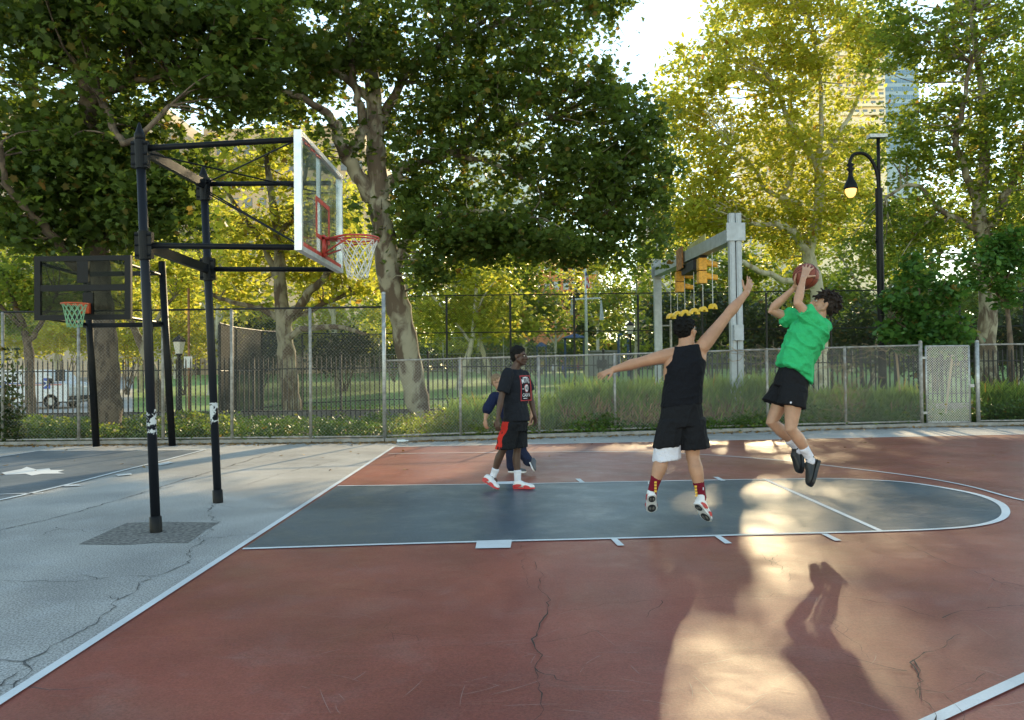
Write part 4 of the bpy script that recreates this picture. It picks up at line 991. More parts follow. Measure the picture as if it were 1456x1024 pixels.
# 1 big dark tree at left
tree('massive dark plane tree with a thick brown trunk behind the far hoop at left',
     [(152, 628, 10.6, .40), (150, 560, 10.6, .36), (146, 480, 10.6, .33), (140, 400, 10.6, .30), (136, 300, 10.5, .27), (128, 200, 10.3, .25), (126, 120, 10.2, .22), (110, 60, 10.0, .16), (95, -20, 10.0, .12)],
     [[(128, 145, 10.2, .14), (150, 135, 10, .11), (185, 120, 9.8, .08), (240, 105, 9.5, .05)], [(145, 400, 10.6, .18), (110, 380, 10.2, .13), (70, 330, 9.5, .10), (40, 300, 9, .08), (8, 260, 8.5, .07), (0, 200, 8, .05)],
      [(128, 90, 10, .1), (150, 150, 9.0, .09), (172, 200, 8.6, .08), (205, 190, 8.5, .06), (240, 150, 8.5, .05)], [(136, 330, 10.5, .15), (95, 320, 10.5, .12), (60, 290, 10.8, .09), (20, 240, 11, .07), (-60, 160, 11, .05)],
      [(126, 120, 10.2, .14), (80, 60, 10, .1), (30, 30, 10, .08), (-40, 0, 10, .05)], [(128, 200, 10.3, .15), (220, 160, 10.5, .10), (300, 110, 10.8, .08), (380, 60, 11, .05)], [(134, 280, 10.4, .12), (190, 270, 10, .08), (250, 255, 9.8, .05)]],
     [(20, 40, 10, 150, 95, 2.5, 3400), (170, 30, 9.5, 140, 80, 2.5, 3600), (320, 40, 10, 120, 85, 2.2, 3300), (60, 230, 10, 120, 95, 2.0, 3800), (200, 240, 10, 95, 85, 1.8, 2600), (30, 330, 9.8, 60, 40, 1.6, 700),
      (240, 300, 10, 70, 50, 1.5, 1000), (330, 125, 10, 75, 55, 1.6, 1100), (-90, 130, 10, 120, 180, 2.5, 2600), (110, 320, 10.3, 90, 45, 1.6, 1300), (180, -120, 10, 260, 110, 4, 3200), (155, 130, 9.6, 90, 60, 1.4, 900)],
     MT['leaf_near'], .21, MT['bark_dk'], clear=[(128, 120, 16), (128, 150, 18), (130, 172, 16), (165, 130, 10), (200, 118, 10), (172, 180, 12), (12, 270, 12), (40, 305, 12), (70, 330, 12)])
# 2 leaning tree
tree('big plane tree with a pale leaning trunk standing between the two fences',
     [(612, 612, 14.2, .36), (598, 590, 14.1, .34), (583, 520, 13.8, .34), (570, 450, 13.6, .34), (556, 400, 13.4, .36), (545, 330, 13.2, .33), (538, 270, 13.1, .30), (534, 200, 13, .27), (530, 120, 13, .22), (520, 40, 13, .16), (515, -40, 13, .1)],
     [[(545, 310, 13.2, .24), (520, 265, 13, .22), (492, 228, 12.8, .19), (478, 190, 12.4, .15), (468, 165, 12, .12), (440, 145, 11.5, .09), (400, 130, 11, .07), (350, 122, 10.5, .05)],
      [(492, 228, 12.8, .17), (512, 195, 12.8, .14), (516, 170, 12.8, .13), (504, 120, 12.6, .11), (497, 60, 12.4, .09), (490, -30, 12, .06)],
      [(545, 270, 13.1, .18), (570, 245, 13.2, .14), (600, 232, 13.4, .12), (640, 218, 13.8, .10), (700, 190, 14.2, .07), (780, 170, 14.6, .05)],
      [(535, 190, 13, .16), (570, 120, 13.3, .12), (620, 70, 13.6, .10), (690, 30, 14, .07)], [(560, 395, 13.5, .16), (575, 350, 13.2, .12), (620, 310, 13, .09), (680, 300, 12.8, .07), (760, 310, 12.8, .04)],
      [(640, 218, 13.8, .08), (720, 240, 14, .07), (790, 290, 14.4, .05), (850, 320, 14.6, .04)], [(690, 40, 14, .08), (740, 20, 14.3, .09), (790, 5, 14.5, .08), (850, -10, 15, .05)], [(534, 150, 13, .12), (460, 80, 12.5, .09), (390, 20, 12, .06)]],
     [(470, 60, 12.6, 105, 90, 2.2, 3000), (620, 60, 13.2, 125, 95, 2.4, 3900), (760, 60, 14, 110, 95, 2.4, 3400), (560, 190, 13.3, 85, 60, 1.8, 1700), (690, 170, 13.6, 110, 70, 2.0, 2700), (860, 150, 14.6, 75, 80, 2.0, 2300), (900, 230, 14.9, 60, 75, 1.8, 2000),
      (800, 250, 14.2, 90, 75, 2.0, 2700), (650, 320, 13.0, 100, 45, 1.8, 2300), (760, 345, 13.2, 105, 38, 1.8, 2000), (880, 310, 14.5, 62, 55, 1.6, 1400), (600, 385, 12.8, 55, 25, 1.4, 600), (410, 130, 11.2, 60, 40, 1.4, 800), (460, 215, 12.4, 40, 40, 1.2, 350),
      (650, -120, 13, 330, 100, 4, 3600), (880, 0, 15, 60, 45, 1.6, 900), (560, 290, 12.8, 50, 55, 1.2, 700), (620, 250, 13.0, 60, 45, 1.2, 700)],
     MT['leaf_near'], .19, MT['bark_sy'], clump=.5, fill=shade_fill(12000, -8, 6, -8, 4, 12.6, 15.4, 4.6, 540, 955), clear=[(556, 400, 34), (552, 370, 34), (548, 340, 30), (544, 310, 30), (540, 280, 28), (537, 250, 24), (535, 215, 22), (533, 185, 18), (520, 265, 20), (500, 238, 20), (484, 205, 18), (512, 190, 16), (516, 160, 14), (470, 165, 15), (440, 145, 12), (405, 130, 10), (508, 125, 12), (575, 245, 14), (605, 232, 14), (645, 217, 12), (590, 340, 12), (695, 292, 12), (560, 130, 12), (690, 240, 20), (745, 270, 16)])
# 3 golden backlit tree, right of centre
tree('golden backlit plane tree with pale forked limbs behind the ball',
     [(1168, 560, 28, .36), (1166, 470, 28, .33), (1160, 400, 28, .30), (1150, 360, 28, .27), (1162, 310, 28, .24), (1165, 260, 28, .22), (1160, 230, 28, .2), (1130, 190, 28, .13), (1105, 130, 28, .09)],
     [[(1158, 395, 28, .22), (1143, 355, 27.5, .2), (1128, 330, 27, .17), (1105, 320, 26.5, .13), (1070, 318, 26, .09)], [(1160, 235, 28, .17), (1170, 225, 28.2, .15), (1195, 190, 28.5, .12), (1215, 150, 29, .09), (1235, 90, 29, .06)],
      [(1145, 350, 28, .15), (1115, 285, 28.4, .14), (1125, 240, 28.6, .12), (1128, 190, 29, .1), (1120, 100, 29, .06)], [(1160, 235, 28, .14), (1168, 180, 28, .11), (1165, 100, 28, .08), (1150, 20, 28, .05)],
      [(1140, 290, 28, .12), (1090, 270, 27.6, .1), (1070, 235, 27.3, .08), (1040, 210, 27, .05)], [(1160, 405, 28, .16), (1120, 400, 27, .14), (1080, 385, 26, .12), (1055, 370, 25.5, .09)]],
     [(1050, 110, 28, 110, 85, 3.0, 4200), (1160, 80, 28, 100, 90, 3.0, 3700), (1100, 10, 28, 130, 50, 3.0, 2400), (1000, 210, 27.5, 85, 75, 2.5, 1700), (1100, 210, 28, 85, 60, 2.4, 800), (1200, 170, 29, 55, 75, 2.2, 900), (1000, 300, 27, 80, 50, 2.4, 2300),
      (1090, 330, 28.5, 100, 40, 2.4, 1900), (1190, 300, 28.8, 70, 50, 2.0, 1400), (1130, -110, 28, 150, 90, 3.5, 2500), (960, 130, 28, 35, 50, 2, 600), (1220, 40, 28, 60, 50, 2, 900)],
     MT['leaf_backlit'], .25, MT['bark_pale'], clump=.7, tmpl=OV, fill=shade_fill(11000, -1, 11, -8, 6, 25.5, 30.5, 6.5, 930, 1260), clear=[(1160, 400, 18), (1150, 365, 18), (1160, 320, 14), (1164, 280, 14), (1163, 240, 14), (1128, 332, 12), (1100, 320, 10), (1075, 318, 10), (1120, 285, 10), (1128, 235, 10), (1190, 195, 12), (1210, 160, 10), (1168, 190, 10), (1090, 385, 10), (1120, 400, 10)])
# 4 dark tree on the right
tree('dark broad plane tree with twisted limbs at the right edge',
     [(1404, 560, 20.5, .36), (1402, 500, 20.5, .34), (1405, 430, 20.5, .31), (1398, 350, 20.3, .27), (1392, 300, 20, .22), (1400, 230, 20, .18), (1395, 120, 20, .12), (1380, 20, 20, .08)],
     [[(1398, 330, 20.3, .18), (1425, 290, 20, .16), (1445, 240, 19.6, .12), (1470, 190, 19, .08)], [(1392, 310, 20, .16), (1375, 250, 19.8, .13), (1360, 200, 19.5, .11), (1368, 160, 19.2, .09), (1380, 90, 19, .06)],
      [(1395, 330, 20, .12), (1340, 300, 20, .10), (1300, 262, 20, .08), (1260, 280, 20, .05)], [(1400, 420, 20.5, .12), (1440, 400, 19.8, .09), (1480, 380, 19, .05)]],
     [(1290, 60, 20, 70, 75, 2.2, 1900), (1400, 60, 20, 90, 90, 2.5, 3300), (1300, 200, 20.5, 65, 75, 2.0, 1900), (1400, 200, 20, 85, 80, 2.2, 3000), (1300, 310, 20.5, 75, 50, 2.0, 1800), (1420, 300, 19.8, 70, 55, 2.0, 1700), (1380, -110, 20, 170, 100, 3.5, 3000), (1500, 150, 19, 60, 200, 2.5, 2300), (1250, 360, 21, 60, 40, 1.6, 900), (1440, 130, 18.5, 40, 90, 1.2, 900)],
     MT['leaf_mid'], .20, MT['bark_sy'], clump=.55, tmpl=OV, clear=[(1395, 320, 20), (1403, 450, 25), (1362, 200, 12), (1375, 250, 12), (1428, 285, 12), (1340, 300, 9), (1300, 264, 9)])
# 5 sapling
tree('young bright green maple sapling above the fence near the gate', [(1314, 560, 13.2, .06), (1313, 500, 13.2, .055), (1309, 440, 13.2, .04), (1303, 370, 13.2, .015)],
     [[(1312, 480, 13.2, .03), (1340, 450, 13.1, .02), (1365, 430, 13, .01)], [(1312, 490, 13.2, .03), (1285, 465, 13.1, .02), (1262, 450, 13, .01)], [(1310, 450, 13.2, .025), (1335, 415, 13.1, .015), (1345, 400, 13, .008)], [(1308, 430, 13.2, .02), (1285, 410, 13.3, .01)]],
     [(1305, 385, 13.2, 26, 28, .4, 330), (1300, 430, 13.2, 45, 30, .6, 800), (1345, 415, 13.0, 30, 20, .5, 300), (1290, 470, 13.1, 42, 25, .6, 650), (1340, 465, 13.1, 45, 28, .6, 800), (1318, 490, 13.0, 55, 14, .5, 500)],
     MT['leaf_fresh'], .17, MT['bark_dk'], name='maple_sapling', clump=.22, per=18, thn=False)
# 6 drooping bright tree on the right edge
tree('small drooping leafy tree in front of the dark trunk at the right edge', [(1440, 560, 17, .10), (1436, 480, 17, .08), (1430, 420, 17, .06), (1424, 360, 17, .03)], [[(1434, 440, 17, .05), (1405, 400, 16.6, .03), (1385, 380, 16.4, .015)], [(1430, 400, 17, .04), (1450, 350, 17, .02)]],
     [(1410, 365, 16.5, 40, 28, .7, 700), (1445, 350, 16.8, 35, 35, .7, 600), (1400, 400, 16.6, 35, 14, .5, 250), (1440, 410, 17, 30, 30, .7, 350)], MT['leaf_fresh'], .20, MT['bark_dk'], tmpl=OV, name='small_tree', clump=.3, per=25, thn=False)
# 7 forked pale tree behind the iron fence
tree('grey plane tree with a low fork of spreading pale branches behind the mesh fence', [(418, 612, 18.4, .34), (413, 560, 18.4, .32), (407, 500, 18.4, .30), (402, 450, 18.4, .26), (398, 400, 18.3, .22), (396, 340, 18.2, .17), (385, 270, 18, .12), (375, 200, 18, .07)],
     [[(404, 455, 18.4, .2), (425, 435, 18.2, .17), (445, 410, 18, .14), (465, 390, 17.8, .11), (490, 360, 17.6, .06)], [(405, 480, 18.4, .14), (430, 468, 18, .11), (480, 465, 17.6, .09), (520, 475, 17.3, .06)], [(402, 455, 18.4, .13), (370, 440, 18.2, .1), (330, 430, 18, .08), (290, 415, 17.8, .05)],
      [(398, 400, 18.3, .13), (370, 340, 18.3, .1), (340, 300, 18.3, .08), (310, 250, 18.3, .05)], [(403, 460, 18.4, .12), (440, 440, 18.8, .1), (490, 420, 19, .07), (540, 410, 19, .04)], [(396, 345, 18.2, .12), (420, 290, 18.2, .09), (440, 230, 18.2, .06)]],
     [(330, 240, 18.5, 60, 50, 2, 900), (400, 215, 18.5, 65, 50, 2, 1000), (350, 330, 19, 65, 45, 2, 900), (430, 320, 19, 60, 50, 2, 1000), (500, 380, 18.8, 50, 40, 1.6, 700), (330, 400, 19.2, 50, 30, 1.6, 500), (450, 400, 19.2, 50, 30, 1.6, 450), (480, 300, 19, 30, 40, 1.6, 400)],
     MT['leaf_backlit'], .24, MT['bark_sy'], clump=.55, tmpl=OV)
# 8 small left tree
tree('slim dark street tree in front of the mail van', [(45, 605, 21, .20), (43, 560, 21, .18), (41, 500, 21, .17), (33, 465, 21, .14), (20, 430, 21, .1), (8, 390, 21, .06)], [[(40, 490, 21, .12), (60, 455, 21, .09), (80, 420, 21, .06)], [(36, 470, 21, .1), (15, 450, 20.6, .08), (-20, 420, 20, .05)]],
     [(10, 400, 21, 60, 35, 1.6, 1300), (80, 420, 21.5, 50, 35, 1.5, 900), (40, 370, 21, 60, 28, 1.5, 800), (10, 455, 21, 40, 22, 1.3, 450)], MT['leaf_mid'], .2, MT['bark_dk'], tmpl=OV, name='street_tree', clump=.5)
# 8b tree with two crooked pale limbs right behind far hoop
tree('pale crooked limbed tree between the far hoop posts', [(232, 600, 22, .22), (222, 540, 22, .2), (205, 500, 22, .17), (192, 470, 22, .14), (178, 440, 22, .1)], [[(200, 490, 22, .1), (225, 450, 22, .08), (250, 420, 22, .05)]],
     [(180, 430, 22.5, 60, 30, 1.5, 800), (255, 400, 22.5, 50, 35, 1.5, 800), (230, 360, 22.5, 60, 30, 1.5, 700)], MT['leaf_backlit'], .22, MT['bark_sy'], tmpl=OV, clump=.5, name='street_tree')
DENS = 1.15
# mid park trees
def park_tree(u, Y, vtop, w, leaf, lab, bark='bark_pale', pale=.22, n=2200, sz=.4, lean=0, name='park_tree', vb_=None):
    k = (Y-CP[1])/FOC; z0 = lawn_z(Y); vg = 531-(z0-1.51)/k; H = vg-vtop; vf = vg-H*.34
    lw = w*.5
    tree(lab, [(u, vg-1, Y, pale), (u+lean*.5, (vg+vf)/2, Y, pale*.85), (u+lean, vf, Y, pale*.7), (u+lean*1.3, vtop+H*.3, Y, pale*.35)],
         [[(u+lean*.8, vf+8, Y, pale*.5), (u-lw*.4, vf-H*.2, Y, pale*.35), (u-lw*.8, vf-H*.33, Y, pale*.15)], [(u+lean*.9, vf+3, Y, pale*.5), (u+lw*.5, vf-H*.22, Y, pale*.33), (u+lw*.8, vf-H*.35, Y, pale*.15)]],
         [(u+lean, vf-H*.33, Y, w*.5, H*.30, w*.35*k, n), (u-lw*.55, vf-H*.12, Y, w*.3, H*.16, w*.25*k, n*.35), (u+lw*.6, vf-H*.1, Y, w*.32, H*.16, w*.25*k, n*.35), (u, vtop+H*.16, Y, w*.3, H*.15, w*.2*k, n*.3)],
         MT[leaf], sz, MT[bark], tmpl=QD, group='park trees beyond the lawn', name=name, clump=sz*2.6, per=45, twigs=False)
park = [(652, 44, 330, 130, 'leaf_backlit', 'pale trunked golden-lit tree just right of the leaning trunk', 20), (700, 52, 345, 110, 'leaf_backlit', 'multi stemmed pale tree left of the standing player', -18), (578, 60, 300, 130, 'leaf_mid', 'mid green tree behind the leaning trunk', 0),
        (742, 58, 325, 110, 'leaf_mid', 'slim tree above the small play tower', 6), (905, 66, 330, 130, 'leaf_mid', 'tree behind the left post of the gantry', 0), (850, 86, 320, 120, 'leaf_backlit', 'golden-lit tree just right of the flagpole top', 0),
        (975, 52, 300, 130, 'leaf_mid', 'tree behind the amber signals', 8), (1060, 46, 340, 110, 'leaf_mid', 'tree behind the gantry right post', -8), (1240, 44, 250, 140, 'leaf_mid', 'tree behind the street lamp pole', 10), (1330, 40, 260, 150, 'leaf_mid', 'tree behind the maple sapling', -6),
        (1450, 42, 240, 150, 'leaf_mid', 'tree beyond the right frame edge fence', 0), (300, 40, 260, 170, 'leaf_backlit', 'golden-lit tree between the near hoop posts', 10), (480, 48, 240, 170, 'leaf_backlit', 'golden-lit tree behind the backboard', -6), (200, 46, 300, 150, 'leaf_backlit', 'golden-lit tree behind the near left post', 0),
        (80, 50, 330, 170, 'leaf_backlit', 'golden-lit tree behind the mail van', 0), (-30, 44, 300, 150, 'leaf_backlit', 'golden-lit tree at the left frame edge', 0), (1145, 60, 300, 150, 'leaf_backlit', 'golden-lit tree far behind the ball', 0)]
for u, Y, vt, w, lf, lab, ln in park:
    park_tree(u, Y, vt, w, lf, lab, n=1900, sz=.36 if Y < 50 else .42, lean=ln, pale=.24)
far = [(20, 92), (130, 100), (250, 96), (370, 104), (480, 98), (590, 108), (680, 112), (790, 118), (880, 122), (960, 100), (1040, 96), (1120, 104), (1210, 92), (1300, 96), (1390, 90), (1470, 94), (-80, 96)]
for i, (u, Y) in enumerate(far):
    park_tree(u, Y, 405+rnd.uniform(-25, 25), 130, ['leaf_mid', 'leaf_backlit', 'leaf_mid', 'leaf_dark'][i % 4] if u > 560 else 'leaf_backlit', 'distant leafy tree in the row closing off the park', n=1500, sz=.62, pale=.3)
# far-off wood closing the view
wd = np.c_[nr.uniform(-150, 190, 30000), nr.uniform(132, 150, 30000), np.zeros(30000)]
wd[:, 2] = [nr.random()**.8*(7+3*noise.noise(Vector((x*.06, 0, 1)))*2)+1.4 for x in wd[:, 0]]
leaves_mesh('distant_woodland', wd, 1.5, QD, MT['leaf_mid'], .3, None, kind='stuff', label='far-off mass of foliage closing the park view')
# dark understorey bushes behind the sports fence on the right
def bush(u, v, Y, ru, rv, n, leaf, lab, sz=.25, grp=None, name='bush', flat=.3):
    c = at(u, v, Y); k = (Y-CP[1])/FOC; z0 = lawn_z(Y); t = thing(name, (c[0], Y, z0), lab, 'bush', grp)
    cl = max(6, n//40); d = nr.normal(size=(cl, 3)); d /= np.linalg.norm(d, axis=1)[:, None]; cc = c+d*(nr.random(cl)**.4)[:, None]*A(ru*k, ru*k*.5, rv*k)
    P = np.concatenate([q+nr.normal(size=(40, 3))*sz*1.2 for q in cc]); P = P[P[:, 2] > z0]
    mb = MB()
    for q in cc[:8]: mb.tube(smooth_line([A(c[0]+rnd.gauss(0, .1), Y, z0), (A(c[0], Y, z0)+q)/2+A(rnd.gauss(0, .2), 0, .1), q], 2), list(np.linspace(.04, .01, 5)), 5)
    mb.build('stem', MT['bark_dk'], t); leaves_mesh('foliage', P, sz, OV, MT[leaf], flat, t)
for i, (u, v, Y, ru, rv) in enumerate([(955, 470, 40, 60, 45), (1010, 455, 38, 55, 60), (1085, 480, 36, 50, 45), (1230, 480, 34, 60, 45), (1330, 500, 34, 60, 40), (1430, 480, 32, 60, 45), (1160, 490, 38, 55, 40), (560, 505, 96, 60, 16), (690, 505, 97, 60, 16), (760, 505, 90, 60, 14), (370, 490, 40, 60, 40), (490, 500, 44, 50, 35)]):
    bush(u, v, Y, ru, rv, 2200, 'leaf_dark', 'dark evergreen bush beyond the black sports fence', .3, 'dark bushes beyond the sports fence')

for i, (u, v, Y, ru, rv) in enumerate([(-20, 485, 40, 70, 30), (90, 480, 41, 60, 32), (180, 485, 42, 60, 30), (260, 480, 40, 50, 35), (320, 470, 45, 60, 35), (560, 470, 66, 60, 25), (650, 495, 98, 50, 16)]):
    bush(u, v, Y, ru, rv, 2000, 'leaf_backlit', 'bright yellow green shrub beyond the lawn', .3, 'bright shrubs beyond the lawn')
# ---- weeds and tall grass in the bed
def in_bed(n, u0, u1, f0, f1):
    """random ground points between the fences by image column"""
    out = []
    for _ in range(n):
        u = rnd.uniform(u0, u1); f = rnd.uniform(f0, f1)
        p = G(u, 612); x = None
        # ray column: choose depth
        d = ray(u, 600); d = d/d[1]
        ya = 9.0
        for _ in range(3): ya = fence_y(CP[0]+d[0]*(ya-CP[1]))
        Y = ya+.12+(YI-ya-.25)*f; out.append((CP[0]+d[0]*(Y-CP[1]), Y))
    return np.array(out)
def weeds(label, u0, u1, f0, f1, n, hmax, leaf, sz, name='weeds', tm=OV, edge=0):
    c = in_bed(n, u0, u1, f0, f1); P = []; stem = MB()
    for x, y in c:
        h = hmax*rnd.uniform(.35, 1)*(.6+.4*noise.noise(Vector((x*.8, y*.8, 3.1)))*2+.2); h = max(.08, h); m_ = int(20+h*44)
        P.append(A(x, y, 0)+np.c_[nr.normal(size=m_)*.13, nr.normal(size=m_)*.13, nr.random(m_)**.7*h+.03])
    P = np.concatenate(P); return leaves_mesh(name, P, sz, tm, MT[leaf], .3, None, kind='stuff', label=label)
weeds('low green weeds along the foot of the tall fence', -90, 560, 0, .75, 900, .55, 'leaf_weed', .085)
weeds('dark ivy and nettles near the left fence', -60, 330, .05, .5, 300, .6, 'leaf_mid', .09)
weeds('green weeds along the foot of the low fence', 560, 830, 0, .6, 330, .55, 'leaf_mid', .08)
weeds('leafy ground cover below the tall reeds', 800, 1090, 0, .18, 260, .42, 'leaf_weed', .09)
weeds('green and yellow shrubs behind the right part of the fence', 1070, 1330, .02, .6, 420, .75, 'leaf_weed', .08)
weeds('tall weeds behind the fence at the right edge', 1385, 1520, .02, .7, 260, .85, 'leaf_weed', .085)
weeds('low weeds seen through the gate', 1312, 1392, .1, .6, 60, .5, 'leaf_weed', .11)
def reeds(label, u0, u1, f0, f1, n, h0, h1, mg, mbm, split):
    c = in_bed(n, u0, u1, f0, f1); vs = []; fs = []; mi = []
    for x, y in c:
        h = rnd.uniform(h0, h1); a = rnd.uniform(0, 3.14); lx, ly = rnd.gauss(0, .10), rnd.gauss(0, .08); w = rnd.uniform(.007, .013); dx, dy = math.cos(a)*w, math.sin(a)*w
        o = len(vs)
        for t in (0, .35, .7, 1.0):
            q = A(x+lx*t*t, y+ly*t*t, h*t); ww = 1-t*.7; vs += [q-A(dx, dy, 0)*ww, q+A(dx, dy, 0)*ww]
        for j in range(3): fs.append((o+2*j, o+2*j+1, o+2*j+3, o+2*j+2)); mi.append(1 if (j+.5)/3 < split else 0)
        # blades
        for _ in range(rnd.randint(6, 9)):
            t = rnd.uniform(.12, 1)**.75; zb = h*t; a = rnd.uniform(0, 6.28); L = rnd.uniform(.16, .38); q = A(x+lx*t*t, y+ly*t*t, zb); e = q+A(math.cos(a)*L*.6, math.sin(a)*L*.6, L*rnd.uniform(.5, 1.3)); s_ = A(-math.sin(a), math.cos(a), 0)*rnd.uniform(.009, .020)
            o = len(vs); vs += [q-s_*.5, q+s_*.5, (q+e)/2+s_+A(0, 0, .03), e, (q+e)/2-s_+A(0, 0, .03)]; fs.append((o, o+1, o+2, o+3, o+4)); mi.append(1 if t < split and rnd.random() < .8 else 0)
    me = bpy.data.meshes.new('reeds'); me.from_pydata([tuple(q) for q in vs], [], fs); me.materials.append(MT[mg]); me.materials.append(MT[mbm]); me.polygons.foreach_set('material_index', mi)
    o = bpy.data.objects.new('reeds', me); COL.objects.link(o); tagp(o, label=label, kind='stuff')
reeds('tall green topped brown stemmed reeds behind the low fence', 800, 1075, .06, .45, 2200, .50, 1.22, 'reed_green', 'reed_brown', .66)
reeds('thin tall grass behind the standing player', 640, 800, .05, .5, 420, .35, .85, 'reed_green', 'reed_green', .3)
reeds('tall bluish grass by the gantry post', 1045, 1130, .06, .3, 400, .8, 1.3, 'reed_green', 'reed_green', .2)
reeds('grass tufts behind the right fence', 1130, 1310, .3, .9, 700, .4, .9, 'reed_green', 'reed_brown', .4)
reeds('grass tufts at the far right', 1390, 1500, .3, .9, 400, .5, 1.0, 'reed_green', 'reed_brown', .3)
# dry vines on the low fence
vn = MB()
for i in range(120):
    u = rnd.choice([rnd.uniform(1050, 1300), rnd.gauss(1203, 18), rnd.gauss(1203, 14), rnd.uniform(1050, 1220)]); d = ray(u, 560); d = d/d[1]; ya = 11.0
    for _ in range(3): ya = fence_y(CP[0]+d[0]*(ya-CP[1]))
    x = CP[0]+d[0]*(ya-CP[1]); near = abs(u-1203) < 30
    z = rnd.uniform(.2, 1.5) if near else topz(u, 499, ya)+rnd.gauss(-.06, .05); q = [A(x, ya, z)]; a = rnd.uniform(0, 6.28)
    if near: a = math.pi/2+rnd.gauss(0, .5)
    for _ in range(rnd.randint(6, 14)):
        a += rnd.gauss(0, .45); q.append(q[-1]+A(math.cos(a)*.07, rnd.gauss(0, .02), math.sin(a)*.07*(.45 if not near else 1)))
        if q[-1][2] < .05: break
    if len(q) > 2: vn.tube(q, rnd.uniform(.003, .008), 4)
vn.build('dry_vines', mat('dry_vine', (.26, .20, .13), .9, var=.3), label='tangled dry vines draped over the top rail of the low fence', cat='vine')
iv = []
for i in range(1500):
    z = abs(rnd.gauss(0, .9)); x = F0[0]+.1+rnd.gauss(0, .22); iv.append((x, fence_y(x)+rnd.gauss(.05, .05), min(z, 2.2)))
ivo = thing('ivy', (F0[0], fence_y(F0[0]), 0), 'green ivy climbing the fence post at the left frame edge', 'ivy')
leaves_mesh('foliage', np.array(iv), .11, OV, MT['leaf_dark'], .1, ivo)
# fallen leaves by the kerb
fl = []
for _ in range(2600):
    x = rnd.uniform(-12, 3)if rnd.random() < .75 else rnd.uniform(3, 16); y = fence_y(x)-.12-abs(rnd.gauss(0, .22)); fl.append((x, y, .012))
for _ in range(60): fl.append((rnd.uniform(-9, 12), fence_y(2)-rnd.uniform(.3, 6), .015))
leaves_mesh('fallen_leaves', np.array(fl), .10, OV, MT['dry_leaf'], 2.5, None, kind='stuff', label='dry fallen leaves scattered along the fence kerb')
# grass blades on the lawn near the iron fence
gp = np.c_[nr.uniform(-7, 20, 9000), nr.uniform(YI+.7, 26, 9000), np.zeros(9000)]; gp[:, 2] = [lawn_z(y)+.05 for y in gp[:, 1]]
leaves_mesh('lawn_grass', gp, .13, QD, MT['reed_green'], -.4, None, kind='stuff', label='grass tufts at the near edge of the park lawn')
# ================================================================== PEOPLE
def remesh(mb, name, m, parent, voxel=.007, smooth=3, fold=None, label=None):
    org = ORG[parent]; me = mb.mesh('tmp', org); tmp = bpy.data.objects.new('tmp', me); COL.objects.link(tmp)
    r = tmp.modifiers.new('r', 'REMESH'); r.mode = 'VOXEL'; r.voxel_size = voxel
    if smooth:
        s = tmp.modifiers.new('s', 'SMOOTH'); s.factor = .5; s.iterations = smooth
    dg = bpy.context.evaluated_depsgraph_get(); ev = tmp.evaluated_get(dg); out = bpy.data.meshes.new_from_object(ev, depsgraph=dg)
    bpy.data.objects.remove(tmp); bpy.data.meshes.remove(me); out.name = name
    if fold:
        n = len(out.vertices); co = np.empty(n*3); out.vertices.foreach_get('co', co); co = co.reshape(-1, 3); no = np.empty(n*3); out.vertices.foreach_get('normal', no); no = no.reshape(-1, 3)
        disp = np.array([fold(c+org) for c in co]); co += no*disp[:, None]; out.vertices.foreach_set('co', co.ravel()); out.update()
    out.materials.clear(); ms = m if isinstance(m, list) else [m]
    for q in ms: out.materials.append(q)
    out.polygons.foreach_set('use_smooth', [True]*len(out.polygons))
    o = bpy.data.objects.new(name, out); COL.objects.link(o); o.parent = parent; ORG[o] = org
    if label: o['label'] = label
    return o

def unit(v): v = np.asarray(v, float); return v/np.linalg.norm(v)
def ortho(f, u): f = unit(f); u = np.asarray(u, float); u = unit(u-f*(u@f)); return f, u, np.cross(f, u)   # forward, up, right

def wrinkle(dirv, amp, fr=14, seed=0):
    dirv = unit(dirv)
    def fn(p):
        q = p-dirv*(p@dirv)*.72
        a = noise.noise(Vector(q*fr+seed)); rg_ = max(0, 1-abs(noise.noise(Vector(q*fr*.8+seed+11)))*4.5)**1.5; b = noise.noise(Vector(q*fr*.45+seed+5)); c = noise.noise(Vector(p*fr*1.9+seed))
        return amp*((1-abs(a)*2.4)*.4+b*.8+c*.2+rg_*.9)
    return fn

